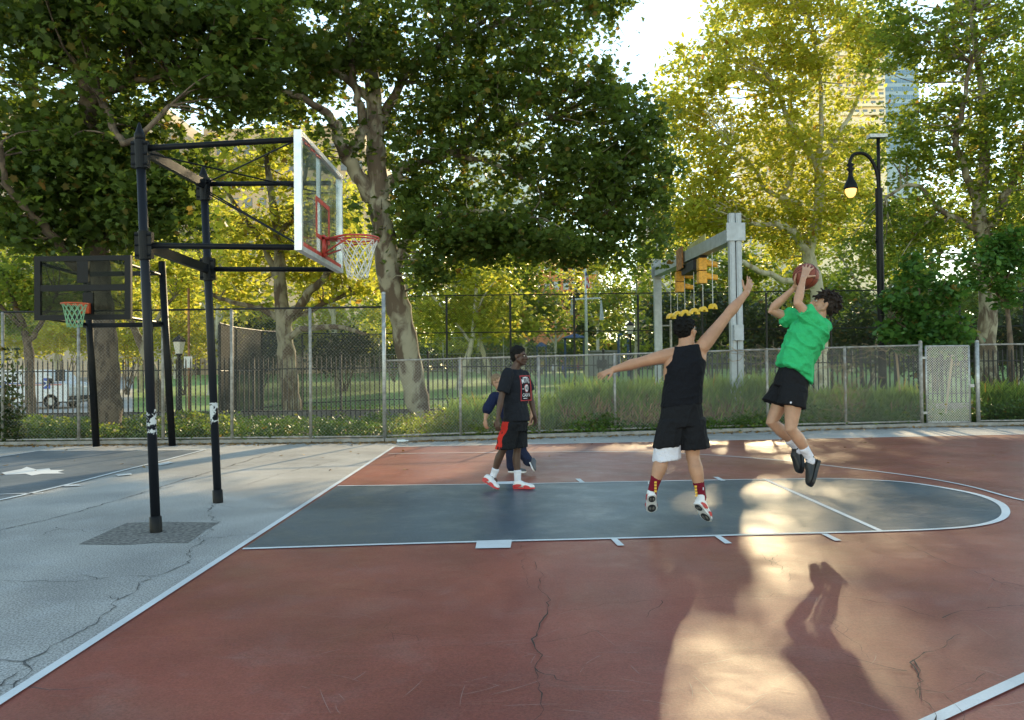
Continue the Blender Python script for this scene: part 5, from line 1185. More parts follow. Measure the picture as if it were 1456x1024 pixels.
def head(mb, c, f, u, s=1.0, nose=1.0):
    f, u, r = ortho(f, u); c = A(*c)
    mb.ell(c+u*.030*s-f*.012*s, (f*.098*s, r*.076*s, u*.090*s), 18, 12)
    mb.ell(c+f*.030*s-u*.035*s, (f*.060*s, r*.060*s, u*.085*s), 16, 10)
    mb.ell(c+f*.045*s-u*.092*s, (f*.040*s, r*.040*s, u*.026*s), 12, 8)
    for q in (-1, 1):
        mb.limb([c+f*.0*s-u*.045*s+r*.060*q*s, c+f*.045*s-u*.088*s+r*.028*q*s], [.022*s, .018*s], 8)
        mb.ell(c-f*.005*s-u*.008*s+r*.079*q*s, (f*.018*s, r*.010*s, u*.032*s), 10, 7)
        mb.ell(c+f*.066*s-u*.028*s+r*.038*q*s, (f*.022*s, r*.024*s, u*.022*s), 10, 7)
        mb.limb([c+f*.082*s+u*.020*s+r*.012*q*s, c+f*.072*s+u*.020*s+r*.045*q*s], [.011*s, .009*s], 8)
    mb.limb([c+f*.088*s+u*.006*s, c+f*(.088+.024*nose)*s-u*.034*s], [.009*s, .0135*s], 10)
    mb.ell(c+f*.096*s-u*.038*s, (f*.014*s, r*.018*s, u*.009*s), 10, 7)
    mb.ell(c+f*.090*s-u*.060*s, (f*.014*s, r*.024*s, u*.006*s), 10, 7); mb.ell(c+f*.087*s-u*.072*s, (f*.013*s, r*.021*s, u*.007*s), 10, 7)
    mb.ell(c+f*.072*s-u*.098*s, (f*.022*s, r*.022*s, u*.016*s), 10, 7)

def face_bits(parent, c, f, u, s, browm, sclera=(.75, .72, .68)):
    f, u, r = ortho(f, u); c = A(*c)
    for q in (-1, 1):
        mb = MB(); e = c+f*.0835*s+u*.002*s+r*.032*q*s; mb.ell(e, (f*.010*s, r*.013*s, u*.0075*s), 10, 7); eo = mb.build('eye', MT['sclera'], parent, True)
        mb = MB(); mb.ell(e+f*.0075*s, (f*.004*s, r*.0055*s, u*.006*s), 8, 6); mb.build('iris', MT['iris'], eo, True)
        mb = MB(); mb.limb([e+u*.019*s+f*.010*s-r*.014*q*s, e+u*.022*s+f*.007*s+r*.004*q*s, e+u*.018*s-f*.002*s+r*.018*q*s], [.003*s, .0042*s, .002*s], 6); mb.build('eyebrow', browm, parent, True)
    mb = MB(); mb.limb([c+f*.101*s-u*.0655*s-r*.018*s, c+f*.104*s-u*.066*s, c+f*.101*s-u*.0655*s+r*.018*s], [.002*s]*3, 6); mb.build('mouth', MT['lip'], parent, True)

def hand(mb, w, d, n, side, curl=.35, spread=.10, s=1.0, thumb=.9):
    """w wrist, d finger direction, n palm normal, side = +1/-1 thumb side"""
    d = unit(d); n = unit(np.asarray(n)-d*(np.asarray(n)@d)); t = np.cross(d, n)*side; w = A(*w)
    mb.loft([(w-d*.02*s, t*.024*s, n*.017*s), (w+d*.02*s, t*.032*s, n*.017*s), (w+d*.06*s, t*.041*s, n*.016*s), (w+d*.092*s, t*.040*s, n*.013*s), (w+d*.100*s, t*.034*s, n*.009*s)], 14, 2.6)
    for k, (o, L) in enumerate(((.031, .072), (.0105, .082), (-.010, .076), (-.030, .060))):
        b = w+d*.088*s+t*o*s; ang = 0; dirv = unit(d+t*spread*(1.5-k)*.9); p = [b]; cu = curl*(1+.12*k)
        for j, fr in enumerate((.45, .32, .23)):
            ang += cu*(.7 if j == 0 else 1); v = dirv*math.cos(ang)+n*math.sin(ang); p.append(p[-1]+v*L*fr*s)
        mb.limb(p, [.0098*s, .0092*s, .0084*s, .0072*s], 9)
    b = w+d*.022*s+t*.026*s; v1 = unit(t*thumb+d*.75+n*.25); v2 = unit(t*thumb*.5+d+n*(.25+curl*.5))
    mb.limb([b, b+v1*.042*s, b+v1*.042*s+v2*.030*s, b+v1*.042*s+v2*.055*s], [.0145*s, .0115*s, .0105*s, .008*s], 9)

def arm(mb, sh, el, wr, k=1.0):
    sh, el, wr = A(*sh), A(*el), A(*wr)
    l = lambda a, b, t: a+(b-a)*t
    mb.limb([sh, l(sh, el, .18), l(sh, el, .45), l(sh, el, .75), el, l(el, wr, .12), l(el, wr, .30), l(el, wr, .6), l(el, wr, .85), wr], [x*k for x in (.055, .056, .050, .043, .039, .042, .043, .034, .027, .0265)], 14)

def leg(mb, hp, kn, an, k=1.0, bk=None):
    hp, kn, an = A(*hp), A(*kn), A(*an); l = lambda a, b, t: a+(b-a)*t
    bk = unit(bk) if bk is not None else A(0, 0, 0)
    mb.limb([hp, l(hp, kn, .3), l(hp, kn, .65), l(hp, kn, .9), kn, l(kn, an, .12)+bk*.006, l(kn, an, .3)+bk*.016, l(kn, an, .48)+bk*.012, l(kn, an, .75), l(kn, an, .93), an], [x*k for x in (.092, .086, .070, .058, .056, .053, .059, .054, .040, .035, .036)], 16)

def foot_stub(mb, an, d, L=.12):
    mb.limb([an, A(*an)+unit(d)*L], [.036, .03], 10)

def torso(mb, P, C, N, r, f, k=1.0, wid=1.0):
    """pelvis, chest, neck base; r = right vector, f = forward"""
    P, C, N = A(*P), A(*C), A(*N); r = unit(r); f = unit(f)
    def rg(c, a, b): return (c, r*a*wid*k, f*b*k)
    mb.loft([rg(P-(C-P)*.28, .10, .07), rg(P-(C-P)*.15, .155, .105), rg(P, .165, .115), rg(P+(C-P)*.45, .142, .10), rg(P+(C-P)*.8, .160, .112), rg(C, .172, .118), rg(C+(N-C)*.45, .170, .105), rg(C+(N-C)*.75, .130, .085), rg(N, .062, .060), rg(N+(N-C)*.15, .055, .055)], 22, 2.3)

def sleeve(mb, a, b, r0, r1):
    a, b = A(*a), A(*b); mb.ell(a, (A(r0, 0, 0), A(0, r0, 0), A(0, 0, r0)), 14, 9); mb.tube([a, a+(b-a)*.5, b], [r0, (r0+r1)/2, r1], 18)

def shoe(parent, heel, toe, up, w=1.0, upper='shoe_white', sole='shoe_red', tongue=None, k=1.0, collar=None, sole_th=.018, name='shoe', accents=()):
    heel, toe = A(*heel), A(*toe); L = np.linalg.norm(toe-heel); f = unit(toe-heel); f, u, r = ortho(f, up)
    mb = MB(); S_ = []
    for t, hw, h in ((0, .020, .030), (.04, .032, .062), (.14, .038, .088), (.30, .039, .095), (.42, .041, .080), (.55, .045, .064), (.70, .049, .052), (.85, .045, .042), (.95, .032, .034), (1.0, .014, .022)):
        S_.append((heel+f*t*L+u*(h*k/2+sole_th*.5), r*hw*w*k, u*(h*k/2)))
    mb.loft(S_, 16, 2.5)
    if collar is not None: mb.limb([heel+f*.16*L+u*.06*k, A(*collar)], [.040*k, .041*k], 12)
    o = remesh(mb, name, MT[upper], parent, .006, 2)
    mb = MB(); poly = []
    for t, hw in ((0, .022), (.03, .034), (.12, .041), (.3, .040), (.45, .041), (.6, .048), (.75, .053), (.88, .047), (.97, .030), (1.01, .010)): poly.append((t, hw))
    P = [heel+f*t*L+r*hw*w*k for t, hw in poly]+[heel+f*t*L-r*hw*w*k for t, hw in reversed(poly)]
    mb.prism([p-u*.004 for p in P], u*sole_th); mb.build('sole', MT[sole], o)
    for (t0, t1, h0, h1, mm) in accents:
        for sd_ in (-1, 1):
            mb = MB(); pts = []
            n = 8; vs = []
            for i in range(n+1):
                t = t0+(t1-t0)*i/n; hw = np.interp(t, [0, .14, .42, .7, .95], [.030, .042, .044, .052, .036])
                zc = h0+(h1-h0)*i/n; th = .017*math.sin(math.pi*(i+.6)/(n+1.2))+.004
                c = heel+f*t*L+r*sd_*(hw*w*k+.0035)+u*zc; vs += [c+u*th, c-u*th]
            for i in range(n): pass
            fs = [(2*i, 2*i+1, 2*i+3, 2*i+2) for i in range(n)]; mb.add(vs, fs)
            vs2 = [A(*v)-r*sd_*.012 for v in vs]; mb.add(vs2, [tuple(reversed(q)) for q in fs])
            mb.build('side_panel', MT[mm], o)
    return o

def sock(parent, an, kn, h, m, r0=.041, r1=.050, name='sock', down=None):
    an, kn = A(*an), A(*kn); d = unit(kn-an); mb = MB(); dn = A(*down) if down is not None else an-d*.03
    mb.limb([dn, an, an+d*h*.4, an+d*h*.85], [r0, r0, r0+(r1-r0)*.3, r1], 14); mb.tube([an+d*h*.8, an+d*h], [r1+.001, r1+.002], 16)
    return remesh(mb, name, m, parent, .006, 1, wrinkle(d, .0015, 30))

skin = lambda n, c, s=.06: mat(n, c, .48, spec=.4, var=.10, scale=9, sss=s, bump=.06, bscale=120)
MT['skin_dark'] = skin('skin_dark', (.075, .038, .026)); MT['skin_tan'] = skin('skin_tan', (.44, .24, .15), .1); MT['skin_light'] = skin('skin_light', (.46, .265, .175), .1)
MT['sclera'] = mat('sclera', (.6, .57, .53), .3); MT['iris'] = mat('iris', (.02, .012, .01), .2); MT['lip'] = mat('lip', (.16, .05, .045), .5)
MT['hair_black'] = mat('hair_black', (.008, .0075, .007), .7, spec=.15, var=.4, scale=40, bump=.6, bscale=150); MT['hair_brown'] = mat('hair_brown', (.022, .014, .010), .6, spec=.25, var=.5, scale=40, bump=.6, bscale=150); MT['hair_blond'] = mat('hair_blond', (.20, .13, .07), .6, var=.3, scale=40)
cloth = lambda n, c, **k: mat(n, c, .85, spec=.2, bump=1.0, bscale=13, **k)
MT['tee_black'] = cloth('tee_black', (.012, .014, .020)); MT['tank_black'] = cloth('tank_black', (.006, .007, .011)); MT['shorts_black'] = cloth('shorts_black', (.010, .011, .014)); MT['green_tee'] = cloth('green_tee', (.035, .44, .16), var=.08, scale=6)
MT['navy_shirt'] = cloth('navy_shirt', (.010, .016, .050)); MT['navy_pants'] = cloth('navy_pants', (.014, .020, .048)); MT['white_cloth'] = cloth('white_cloth', (.66, .66, .74)); MT['red_cloth'] = cloth('red_cloth', (.55, .03, .02))
MT['maroon'] = cloth('maroon', (.16, .008, .022)); MT['shoe_white'] = mat('shoe_white', (.72, .72, .74), .45); MT['shoe_red'] = mat('shoe_red', (.50, .025, .03), .5); MT['shoe_black'] = mat('shoe_black', (.012, .013, .015), .5); MT['shoe_grey'] = mat('shoe_grey', (.09, .10, .12), .6); MT['gold'] = mat('sock_gold', (.7, .42, .05), .7)
MT['sole_dark'] = mat('sole_dark', (.02, .02, .022), .5)

def hair_cap(parent, c, f, u, s, m, back=.03, bump=.006, fr=30, tufts=0, tl=.04, front=.055, low=0.0):
    f, u, r = ortho(f, u); c = A(*c); mb = MB()
    mb.ell(c+u*.046*s-f*.020*s, (f*.098*s, r*.083*s, u*.090*s), 20, 12)
    mb.ell(c+u*.0*s-f*.050*s, (f*.062*s, r*.074*s, u*(.080+low)*s), 16, 10)
    mb.ell(c+u*.085*s+f*front*s, (f*.035*s, r*.058*s, u*.026*s), 14, 8)
    for i in range(tufts):
        v = nr.normal(size=3); v /= np.linalg.norm(v); v = f*v[0]+r*v[1]+u*v[2]
        if v@u < -.1 and v@f > -.5: continue
        p = c+u*.046*s-f*.02*s+f*(v@f)*.095*s+r*(v@r)*.080*s+u*(v@u)*.088*s
        t = unit(v*.5+nr.normal(size=3)*.5-f*.25); mb.limb([p, p+t*tl*.5, p+unit(t+v*.2-u*.5)*tl], [.009, .0075, .004], 6)
    return remesh(mb, 'hair', m, parent, .0055, 1, lambda p: bump*noise.noise(Vector(p*fr))+bump*.5*noise.noise(Vector(p*fr*2.5)))

# ---------------------------------------------------------------- A: standing player
Y = 1.35
def a_(u, v, dy=0): return at(u, v, Y+dy)
PA = thing('person', G(737, 696), 'tall standing player in black t-shirt with red framed print and white red-soled shoes', 'person')
FA = unit(A(.80, -.58, 0)); RA = np.cross(FA, A(0, 0, 1)); UA = A(0, 0, 1)
hips = a_(732, 602); chest = a_(733, 551); neck = a_(732.5, 525.5); hd = a_(738, 506.5)
shR = a_(720.5, 531.5, -.17); shL = a_(747, 531.5, .13); elR = a_(712.5, 567, -.22); wrR = a_(707.5, 597, -.26); elL = a_(755, 567, .16); wrL = a_(760, 590, .10)
hpR = a_(727.5, 603, -.08); hpL = a_(737, 603, .08); knR = a_(716, 638, -.06); knL = a_(735.5, 638, .04); anR = a_(700, 679, .02); anL = a_(736, 683, .02)
body = MB(); torso(body, hips, chest, neck, RA, FA, .96, 1.02); HF_ = unit(A(.93, -.36, .0))
body.limb([neck-UA*.03, neck+UA*.03+FA*.01, hd-UA*.05], [.062, .056, .054], 12); head(body, hd, HF_, A(.05, 0, 1), 1.05)
arm(body, shR, elR, wrR, .98); arm(body, shL, elL, wrL, .98); leg(body, hpR, knR, anR, .92, -FA); leg(body, hpL, knL, anL, .92, -FA)
foot_stub(body, anR, A(.5, -.2, -.5), .06); foot_stub(body, anL, A(.7, 0, -.5), .06)
hand(body, wrR, A(-.03, .0, -1), A(.6, .8, 0), 1 if False else -1, .45, .03); hand(body, wrL, unit(A(.18, -.1, -1)), A(-.8, -.5, 0), 1, .4, .05)
remesh(body, 'body', MT['skin_dark'], PA, .0065, 2)
hair_cap(PA, hd, HF_, A(.05, 0, 1), 1.05, MT['hair_black'], bump=.004, tufts=60, tl=.014, front=.045); face_bits(PA, hd, HF_, A(.05, 0, 1), 1.05, MT['hair_black'])
# shirt
mb = MB(); rg = lambda c, a, b, R=RA, F=FA: (c, R*a, F*b)
mb.loft([rg(a_(735, 598), .185, .148), rg(a_(734, 590), .180, .142), rg(a_(732, 575), .170, .132), rg(chest+UA*-.02, .178, .138), rg(chest+UA*.07, .184, .132), rg(a_(733, 534), .178, .110), rg(a_(733, 529), .135, .092), rg(a_(733, 525.5), .085, .078)], 26, 2.4)
sleeve(mb, shR+A(.010, .008, -.004), shR+(elR-shR)*.74, .076, .080); sleeve(mb, shL+A(-.012, 0, -.012), shL+(elL-shL)*.68, .066, .075)
SHA = remesh(mb, 't_shirt', MT['tee_black'], PA, .0085, 4, wrinkle(UA, .0075, 11, 3))
# neckline rib
# shorts
mb = MB(); d1 = (knR-hpR); d2 = (knL-hpL)
mb.loft([rg(hips-UA*.10, .165, .150), rg(hips-UA*.02, .180, .150), rg(hips+UA*.08, .170, .135)], 22, 2.3)
mb.loft([(hpR+d1*-.05, RA*.10, FA*.125), (hpR+d1*.4, RA*.115, FA*.125), (hpR+d1*.85+FA*.02, RA*.115, FA*.125), (hpR+d1*1.0+FA*.02, RA*.12, FA*.13)], 20, 2.3)
mb.loft([(hpL+d2*-.05, RA*.10, FA*.125), (hpL+d2*.4, RA*.115, FA*.12), (hpL+d2*.8, RA*.115, FA*.12), (hpL+d2*.93, RA*.118, FA*.125)], 20, 2.3)
SH = remesh(mb, 'shorts', [MT['shorts_black'], MT['red_cloth']], PA, .0085, 3, wrinkle(UA, .009, 12, 9))
# red side panel: faces facing the player's right-back
vsS = np.array([p.center for p in SH.data.polygons]); org = ORG[PA]; mi = np.zeros(len(vsS), int)
for i, p in enumerate(SH.data.polygons):
    c = np.array(p.center)+org; ax = hpR+d1*np.clip(((c-hpR)@d1)/(d1@d1), 0, 1.1); rel = c-ax; ang = math.atan2(rel@FA, rel@RA)
    if rel@RA > .01 and -1.35 < ang+.12*math.sin(c[2]*30) < .25 and c[2] < hips[2]+.03: mi[i] = 1 if noise.noise(Vector(c*A(30, 30, 22))) < .32 else 0
SH.data.polygons.foreach_set('material_index', mi)
sock(PA, a_(701, 677, .02), knR, .105, MT['white_cloth'], .043, .049, down=a_(698, 684, .02)); sock(PA, a_(736, 684, .02), knL, .135, MT['white_cloth'], .043, .049)
mb = MB(); mb.tube([a_(699.5, 678, .02)-A(.0, 0, .012), a_(699.5, 678, .02)+A(.0, 0, .012)], .0455, 14); mb.build('sock_band', MT['shorts_black'], PA, True)
shoe(PA, a_(687.5, 683.5, .05), a_(708, 695.5, -.15), A(.45, -.1, 1), 1.0, 'shoe_white', 'shoe_red', k=1.06, collar=a_(699, 681, .02), accents=((.0, .45, .03, .045, 'shoe_red'), (.55, .85, .03, .02, 'shoe_red')))
shoe(PA, a_(730.5, 694.2, .03), a_(760, 694.5, -.10), A(0, 0, 1), 1.0, 'shoe_white', 'shoe_red', k=1.06, collar=a_(736, 687, .02), accents=((.0, .45, .03, .045, 'shoe_red'), (.55, .85, .03, .02, 'shoe_red')))
# print on the shirt: conforming panel projected on to the cloth
def project_print(parent, shirt, c, n, up, items, offs=.004):
    """items: list of (name, material, list of 2D polygons) laid on the cloth by ray casting"""
    from mathutils.bvhtree import BVHTree
    bm_v = [v.co for v in shirt.data.vertices]; bvh = BVHTree.FromPolygons(bm_v, [tuple(p.vertices) for p in shirt.data.polygons]); org = ORG[parent]
    n = unit(n); up = unit(np.asarray(up)-n*(np.asarray(up)@n)); rt = np.cross(up, n)
    for name, m, polys, o_ in items:
        mb = MB(); vs = []
        for vv, ff in polys:
            P = []
            for x, y in vv:
                q = c+rt*x+up*y+n*.3; h, nn, i, d = bvh.ray_cast(V(q-org), V(-n))
                P.append((np.array(h)+org+n*(offs+o_)) if h is not None else c+rt*x+up*y)
            mb.add(P, ff)
        mb.build(name, m, parent)
def grid(x0, x1, y0, y1, nx=6, ny=8):
    v = [(x0+(x1-x0)*i/nx, y0+(y1-y0)*j/ny) for j in range(ny+1) for i in range(nx+1)]; return v, [(j*(nx+1)+i, j*(nx+1)+i+1, (j+1)*(nx+1)+i+1, (j+1)*(nx+1)+i) for j in range(ny) for i in range(nx)]
def text_polys(txt, x0, x1, yc, h, arch=0.0):
    cu = bpy.data.curves.new('txt', 'FONT'); cu.body = txt; cu.size = 1; cu.align_x = 'CENTER'; cu.align_y = 'CENTER'; cu.offset = .012
    o = bpy.data.objects.new('txt', cu); COL.objects.link(o); dg = bpy.context.evaluated_depsgraph_get(); me = bpy.data.meshes.new_from_object(o.evaluated_get(dg), depsgraph=dg)
    v = np.array([q.co[:2] for q in me.vertices]); f = [tuple(p.vertices) for p in me.polygons]; bpy.data.objects.remove(o); bpy.data.curves.remove(cu); bpy.data.meshes.remove(me)
    v = (v-(v.max(0)+v.min(0))/2)/(v.max(0)-v.min(0)); X = v[:, 0]*(x1-x0)+(x0+x1)/2; Yv = v[:, 1]*h*(1+arch*2*(.25-v[:, 0]**2))+yc+arch*.03*(1-4*v[:, 0]**2)
    return list(zip(X, Yv)), f
def disc(cx, cy, r, n=20): return [(cx+r*math.cos(2*math.pi*i/n), cy+r*math.sin(2*math.pi*i/n)) for i in range(n)], [tuple(range(n))]
pc = a_(745.5, 552); pn = unit(A(.62, -.80, 0)); W2, H2 = .118, .165; b_ = .012
MT['print_red'] = mat('print_red', (.42, .03, .04), .7); MT['print_white'] = mat('print_white', (.68, .68, .70), .7)
fr_ = [grid(-W2, W2, H2-b_, H2, 8, 1), grid(-W2, W2, -H2, -H2+b_, 8, 1), grid(-W2, -W2+b_, -H2+b_, H2-b_, 1, 8), grid(W2-b_, W2, -H2+b_, H2-b_, 1, 8)]
project_print(PA, SHA, pc, pn, UA, [('print_frame', MT['print_red'], fr_, 0), ('print_ring', MT['print_red'], [disc(0, 0, .056)], .001), ('print_badge', MT['print_white'], [disc(0, 0, .046)], .003), ('print_letters', MT['tee_black'], [text_polys('HB', -.028, .028, 0, .05)], .005),
    ('print_words', MT['print_white'], [text_polys("MITN'S", -.092, .092, .088, .058, .8), text_polys('CASARI', -.088, .088, -.088, .045), grid(-.06, .06, .132, .142, 4, 1), grid(-.07, .07, -.135, -.127, 4, 1), grid(-.095, -.065, -.012, -.004, 1, 1)], .001)])

# ---------------------------------------------------------------- B: person half hidden behind
Y = 2.9
PB = thing('person', G(731, 670), 'person in navy shirt and dark trousers walking half hidden behind the tall standing player', 'person')
FB = unit(A(.9, -.4, 0)); RB = np.cross(FB, A(0, 0, 1))
hips = a_(731, 617); chest = a_(722, 577); neck = a_(713, 557); hd = a_(707.5, 543)
shR = a_(703, 564, -.08); shL = a_(735, 564, .1); elR = a_(692.5, 583, -.14); wrR = a_(690, 597, -.16); elL = a_(757.5, 573, .05); wrL = a_(755.5, 592, 0)
hpR = a_(727, 620, -.07); hpL = a_(735, 620, .07); knR = a_(727, 642, -.05); knL = a_(742, 643, .05); anR = a_(728, 666, 0); anL = a_(752, 657, 0)
body = MB(); torso(body, hips, chest, neck, RB, FB, .92, 1.0); HB_ = unit(A(.75, -.65, -.1)); body.limb([neck, hd-A(0, 0, .04)], [.055, .05], 12); head(body, hd, HB_, A(-.1, 0, 1), .93)
arm(body, shR, elR, wrR, .95); arm(body, shL, elL, wrL, .9); leg(body, hpR, knR, anR, .9); leg(body, hpL, knL, anL, .9)
hand(body, wrR, A(.1, 0, -1), A(.7, .7, 0), -1, .4, .03, .95); hand(body, wrL, A(-.05, 0, -1), A(-.7, -.7, 0), 1, .4, .03, .95)
remesh(body, 'body', MT['skin_light'], PB, .0075, 2); hair_cap(PB, hd, HB_, A(-.1, 0, 1), .93, MT['hair_blond'], front=.03); face_bits(PB, hd, HB_, A(-.1, 0, 1), .93, MT['hair_blond'])
mb = MB(); f_, u_, r_ = ortho(HB_, A(-.1, 0, 1))
for q in (-1, 1): mb.tube([hd+f_*.095+r_*(.032*q+.02*math.cos(t))+u_*(.002+.015*math.sin(t)) for t in np.linspace(0, 6.28, 13)], .002, 5, caps=False); mb.tube([hd+f_*.092+r_*.052*q, hd+f_*.0+r_*.078*q], .002, 5)
mb.tube([hd+f_*.098-r_*.012, hd+f_*.098+r_*.012], .002, 5); mb.build('glasses', MT['dark'], PB)
mb = MB(); rg = lambda c, a, b, R=RB, F=FB: (c, R*a, F*b)
mb.loft([rg(a_(733, 619), .185, .15), rg(a_(729, 600), .18, .145), rg(chest, .19, .145), rg(chest+(neck-chest)*.5, .185, .125), rg(chest+(neck-chest)*.85, .12, .09), rg(neck, .07, .07)], 24, 2.4)
mb.limb([shR, shR+(elR-shR)*.5, shR+(elR-shR)*.95], [.072, .076, .08], 12); mb.limb([shL, shL+(elL-shL)*.5], [.07, .074], 12)
remesh(mb, 't_shirt', MT['navy_shirt'], PB, .010, 3, wrinkle(A(0, 0, 1), .007, 11, 4))
mb = MB()
for hp, kn, an in ((hpR, knR, anR), (hpL, knL, anL)): mb.limb([hp, hp+(kn-hp)*.5, kn, kn+(an-kn)*.5, kn+(an-kn)*.92], [.105, .10, .085, .078, .074], 14)
mb.ell(hips, (RB*.16, FB*.13, A(0, 0, .11)), 14, 9); remesh(mb, 'trousers', MT['navy_pants'], PB, .010, 3, wrinkle(A(0, 0, 1), .007, 12, 6))
shoe(PB, a_(752, 655, 0), a_(759, 670, -.12), A(.9, -.2, .3), 1, 'shoe_grey', 'shoe_white', k=.98, collar=a_(752, 657, 0)); shoe(PB, a_(723, 671, 0), a_(748, 671.5, -.1), A(0, 0, 1), 1, 'shoe_grey', 'shoe_white', k=.98, collar=a_(728, 667, 0))

# ---------------------------------------------------------------- C: defender, back to us
Y = -1.12
PC = thing('person', G(965, 760), 'jumping defender seen from behind in a black tank top, arm stretched up towards the ball', 'person')
hips = a_(969, 592); chest = a_(973, 527, .01); neck = a_(976, 491, .02); hd = a_(976, 470.5, .05)
RC_ = unit(A(1, -.12, .10)); FC = unit(np.cross(A(0, 0, 1), RC_))
shL = a_(955.5, 504, .03); elL = a_(907, 516, .02); wrL = a_(872.5, 525.5, -.02); shR = a_(998, 494, .0); elR = a_(1034.5, 448, .12); wrR = a_(1061, 417, .20)
hpL = a_(957, 592); hpR = a_(983, 592, -.02); knL = a_(942.5, 648, -.03); knR = a_(985, 649, -.03); anL = a_(928.5, 695, -.12); anR = a_(997, 704, -.10)
body = MB(); torso(body, hips, chest, neck, RC_, FC, 1.10, 1.10); HC = unit(A(.66, .62, .28)); UC = unit(A(-.12, -.15, 1))
body.limb([neck-A(0, 0, .05), neck+A(0, .0, .02), hd-A(0, 0, .04)], [.085, .078, .074], 14); head(body, hd, HC, UC, 1.07)
body.limb([neck-A(0, 0, .02), shL+A(.02, 0, .01)], [.055, .058], 12); body.limb([neck-A(0, 0, .02), shR-A(.01, 0, .03)], [.055, .062], 12)
body.limb([a_(985, 535, .03), a_(993, 515, .02), shR+A(-.01, 0, -.02)], [.085, .075, .060], 14)   # stretched flank under the raised arm
arm(body, shL, elL, wrL, 1.30); arm(body, shR, elR, wrR, 1.32); leg(body, hpL, knL, anL, 1.22, A(0, -1, 0)); leg(body, hpR, knR, anR, 1.22, A(0, -1, 0))
foot_stub(body, anL, A(0, .1, -1), .06); foot_stub(body, anR, A(.4, .2, -1), .06)
hand(body, wrL, unit(A(-.93, -.1, -.36)), A(.2, .5, -.9), 1, .13, .30, 1.08); hand(body, wrR, unit(A(.42, .25, .88)), A(-.5, .9, .1), 1, .14, .20, 1.10)
remesh(body, 'body', MT['skin_tan'], PC, .0065, 2)
hair_cap(PC, hd, HC, UC, 1.08, MT['hair_black'], bump=.004, tufts=420, tl=.026, front=.045, low=-.012); face_bits(PC, hd, HC, UC, 1.07, MT['hair_black'])
f_, u_, r_ = ortho(HC, UC); mb = MB()
for q in (-1, 1): mb.tube([hd+f_*.102+r_*(.034*q+.023*math.cos(t))+u_*(.0+.017*math.sin(t)) for t in np.linspace(0, 6.28, 13)], .0022, 5, caps=False); mb.tube([hd+f_*.1+r_*.056*q+u_*.008, hd+f_*.0+r_*.083*q+u_*.004], .0025, 5)
mb.tube([hd+f_*.106-r_*.012, hd+f_*.106+r_*.012], .0022, 5); mb.build('glasses', MT['dark'], PC)
mb = MB(); rg = lambda c, a, b, R=RC_, F=FC: (c, R*a, F*b)
mb.loft([rg(a_(969, 576), .203, .155), rg(a_(970, 560), .196, .150), rg(a_(972, 543), .195, .146), rg(a_(974, 526), .200, .146), rg(a_(975, 518), .192, .140), rg(a_(975.5, 508), .155, .125), rg(a_(976, 499), .138, .108), rg(a_(976.5, 492), .118, .092)], 26, 2.3)
TNK = remesh(mb, 'tank_top', MT['tank_black'], PC, .008, 3, wrinkle(A(1, 0, .25), .006, 10, 2))
mb = MB(); rg = lambda c, a, b, R=RC_, F=FC: (c, R*a, F*b)
mb.loft([rg(a_(969, 574), .190, .150), rg(a_(969, 592), .205, .165), rg(a_(969, 606), .205, .165)], 24, 2.3)
dl = unit(knL-hpL); dr_ = unit(knR-hpR)
mb.loft([(a_(956, 596), RC_*.125, FC*.15), (a_(952, 620, -.01), RC_*.142, FC*.150), (a_(949.5, 634, -.01), RC_*.146, FC*.150)], 22, 2.3)
mb.loft([(a_(984, 596), RC_*.125, FC*.15), (a_(986, 625, -.01), RC_*.142, FC*.150), (a_(987, 638, -.01), RC_*.146, FC*.152)], 22, 2.3)
remesh(mb, 'shorts', MT['shorts_black'], PC, .008, 3, wrinkle(A(.25, 0, 1), .010, 10, 7))
mb = MB(); mb.loft([(a_(950.5, 616, -.01), RC_*.122, FC*.130), (a_(948.5, 640, -.012), RC_*.130, FC*.136), (a_(947.5, 654, -.015), RC_*.136, FC*.138)], 22, 2.3)
remesh(mb, 'under_shorts', MT['white_cloth'], PC, .008, 2, wrinkle(A(.25, 0, 1), .008, 11, 17))
for an, kn, dn, uu in ((anL, knL, a_(927, 705, -.12), 932), (anR, knR, a_(996, 713, -.12), 989)):
    so = sock(PC, an+unit(an-kn)*.02, kn, .155, MT['maroon'], .045, .054, down=dn)
    mb = MB(); c = at(uu, 0, Y)
    for i in range(4):
        p = at(uu+(0 if uu < 950 else i*.4), (686 if uu < 950 else 692)+i*4.2, Y-.19); mb.box(p, (.011, .003, .010))
    mb.build('sock_lettering', MT['gold'], so)
    mb = MB(); p = at(922 if uu < 950 else 1000, 686 if uu < 950 else 695, Y-.175); mb.box(p, (.004, .003, .013)); mb.build('sock_mark', MT['white_cloth'], so)
# shoes: soles turned to the viewer
def jump_shoe(heel, toe, up, col):
    o = shoe(PC, heel, toe, up, 1.05, 'shoe_white', 'shoe_white', k=1.02, collar=col, accents=((.05, .45, .022, .040, 'shoe_red'), (.55, .85, .022, .018, 'shoe_red')), sole_th=.018)
    heel, toe = A(*heel), A(*toe); L = np.linalg.norm(toe-heel); f = unit(toe-heel); f, u, r = ortho(f, up)
    for t0, t1, w0 in ((.03, .36, .033), (.52, .95, .040)):
        mb = MB(); poly = []
        for i in range(16):
            a = 2*math.pi*i/16; tt = (t0+t1)/2+(t1-t0)/2*math.cos(a); poly.append(heel+f*tt*L+r*w0*math.sin(a)-u*.006)
        mb.prism(poly, -u*.006); mb.build('tread', MT['sole_dark'], o)
        for sd_ in (-1, 1):
            mb = MB(); c = heel+f*((t0+t1)/2)*L+r*w0*.42*sd_-u*.0125; mb.ell(c, (f*(t1-t0)*L*.26, r*w0*.30, u*.003), 10, 6); mb.build('tread_pad', MT['patch'], o)
    return o
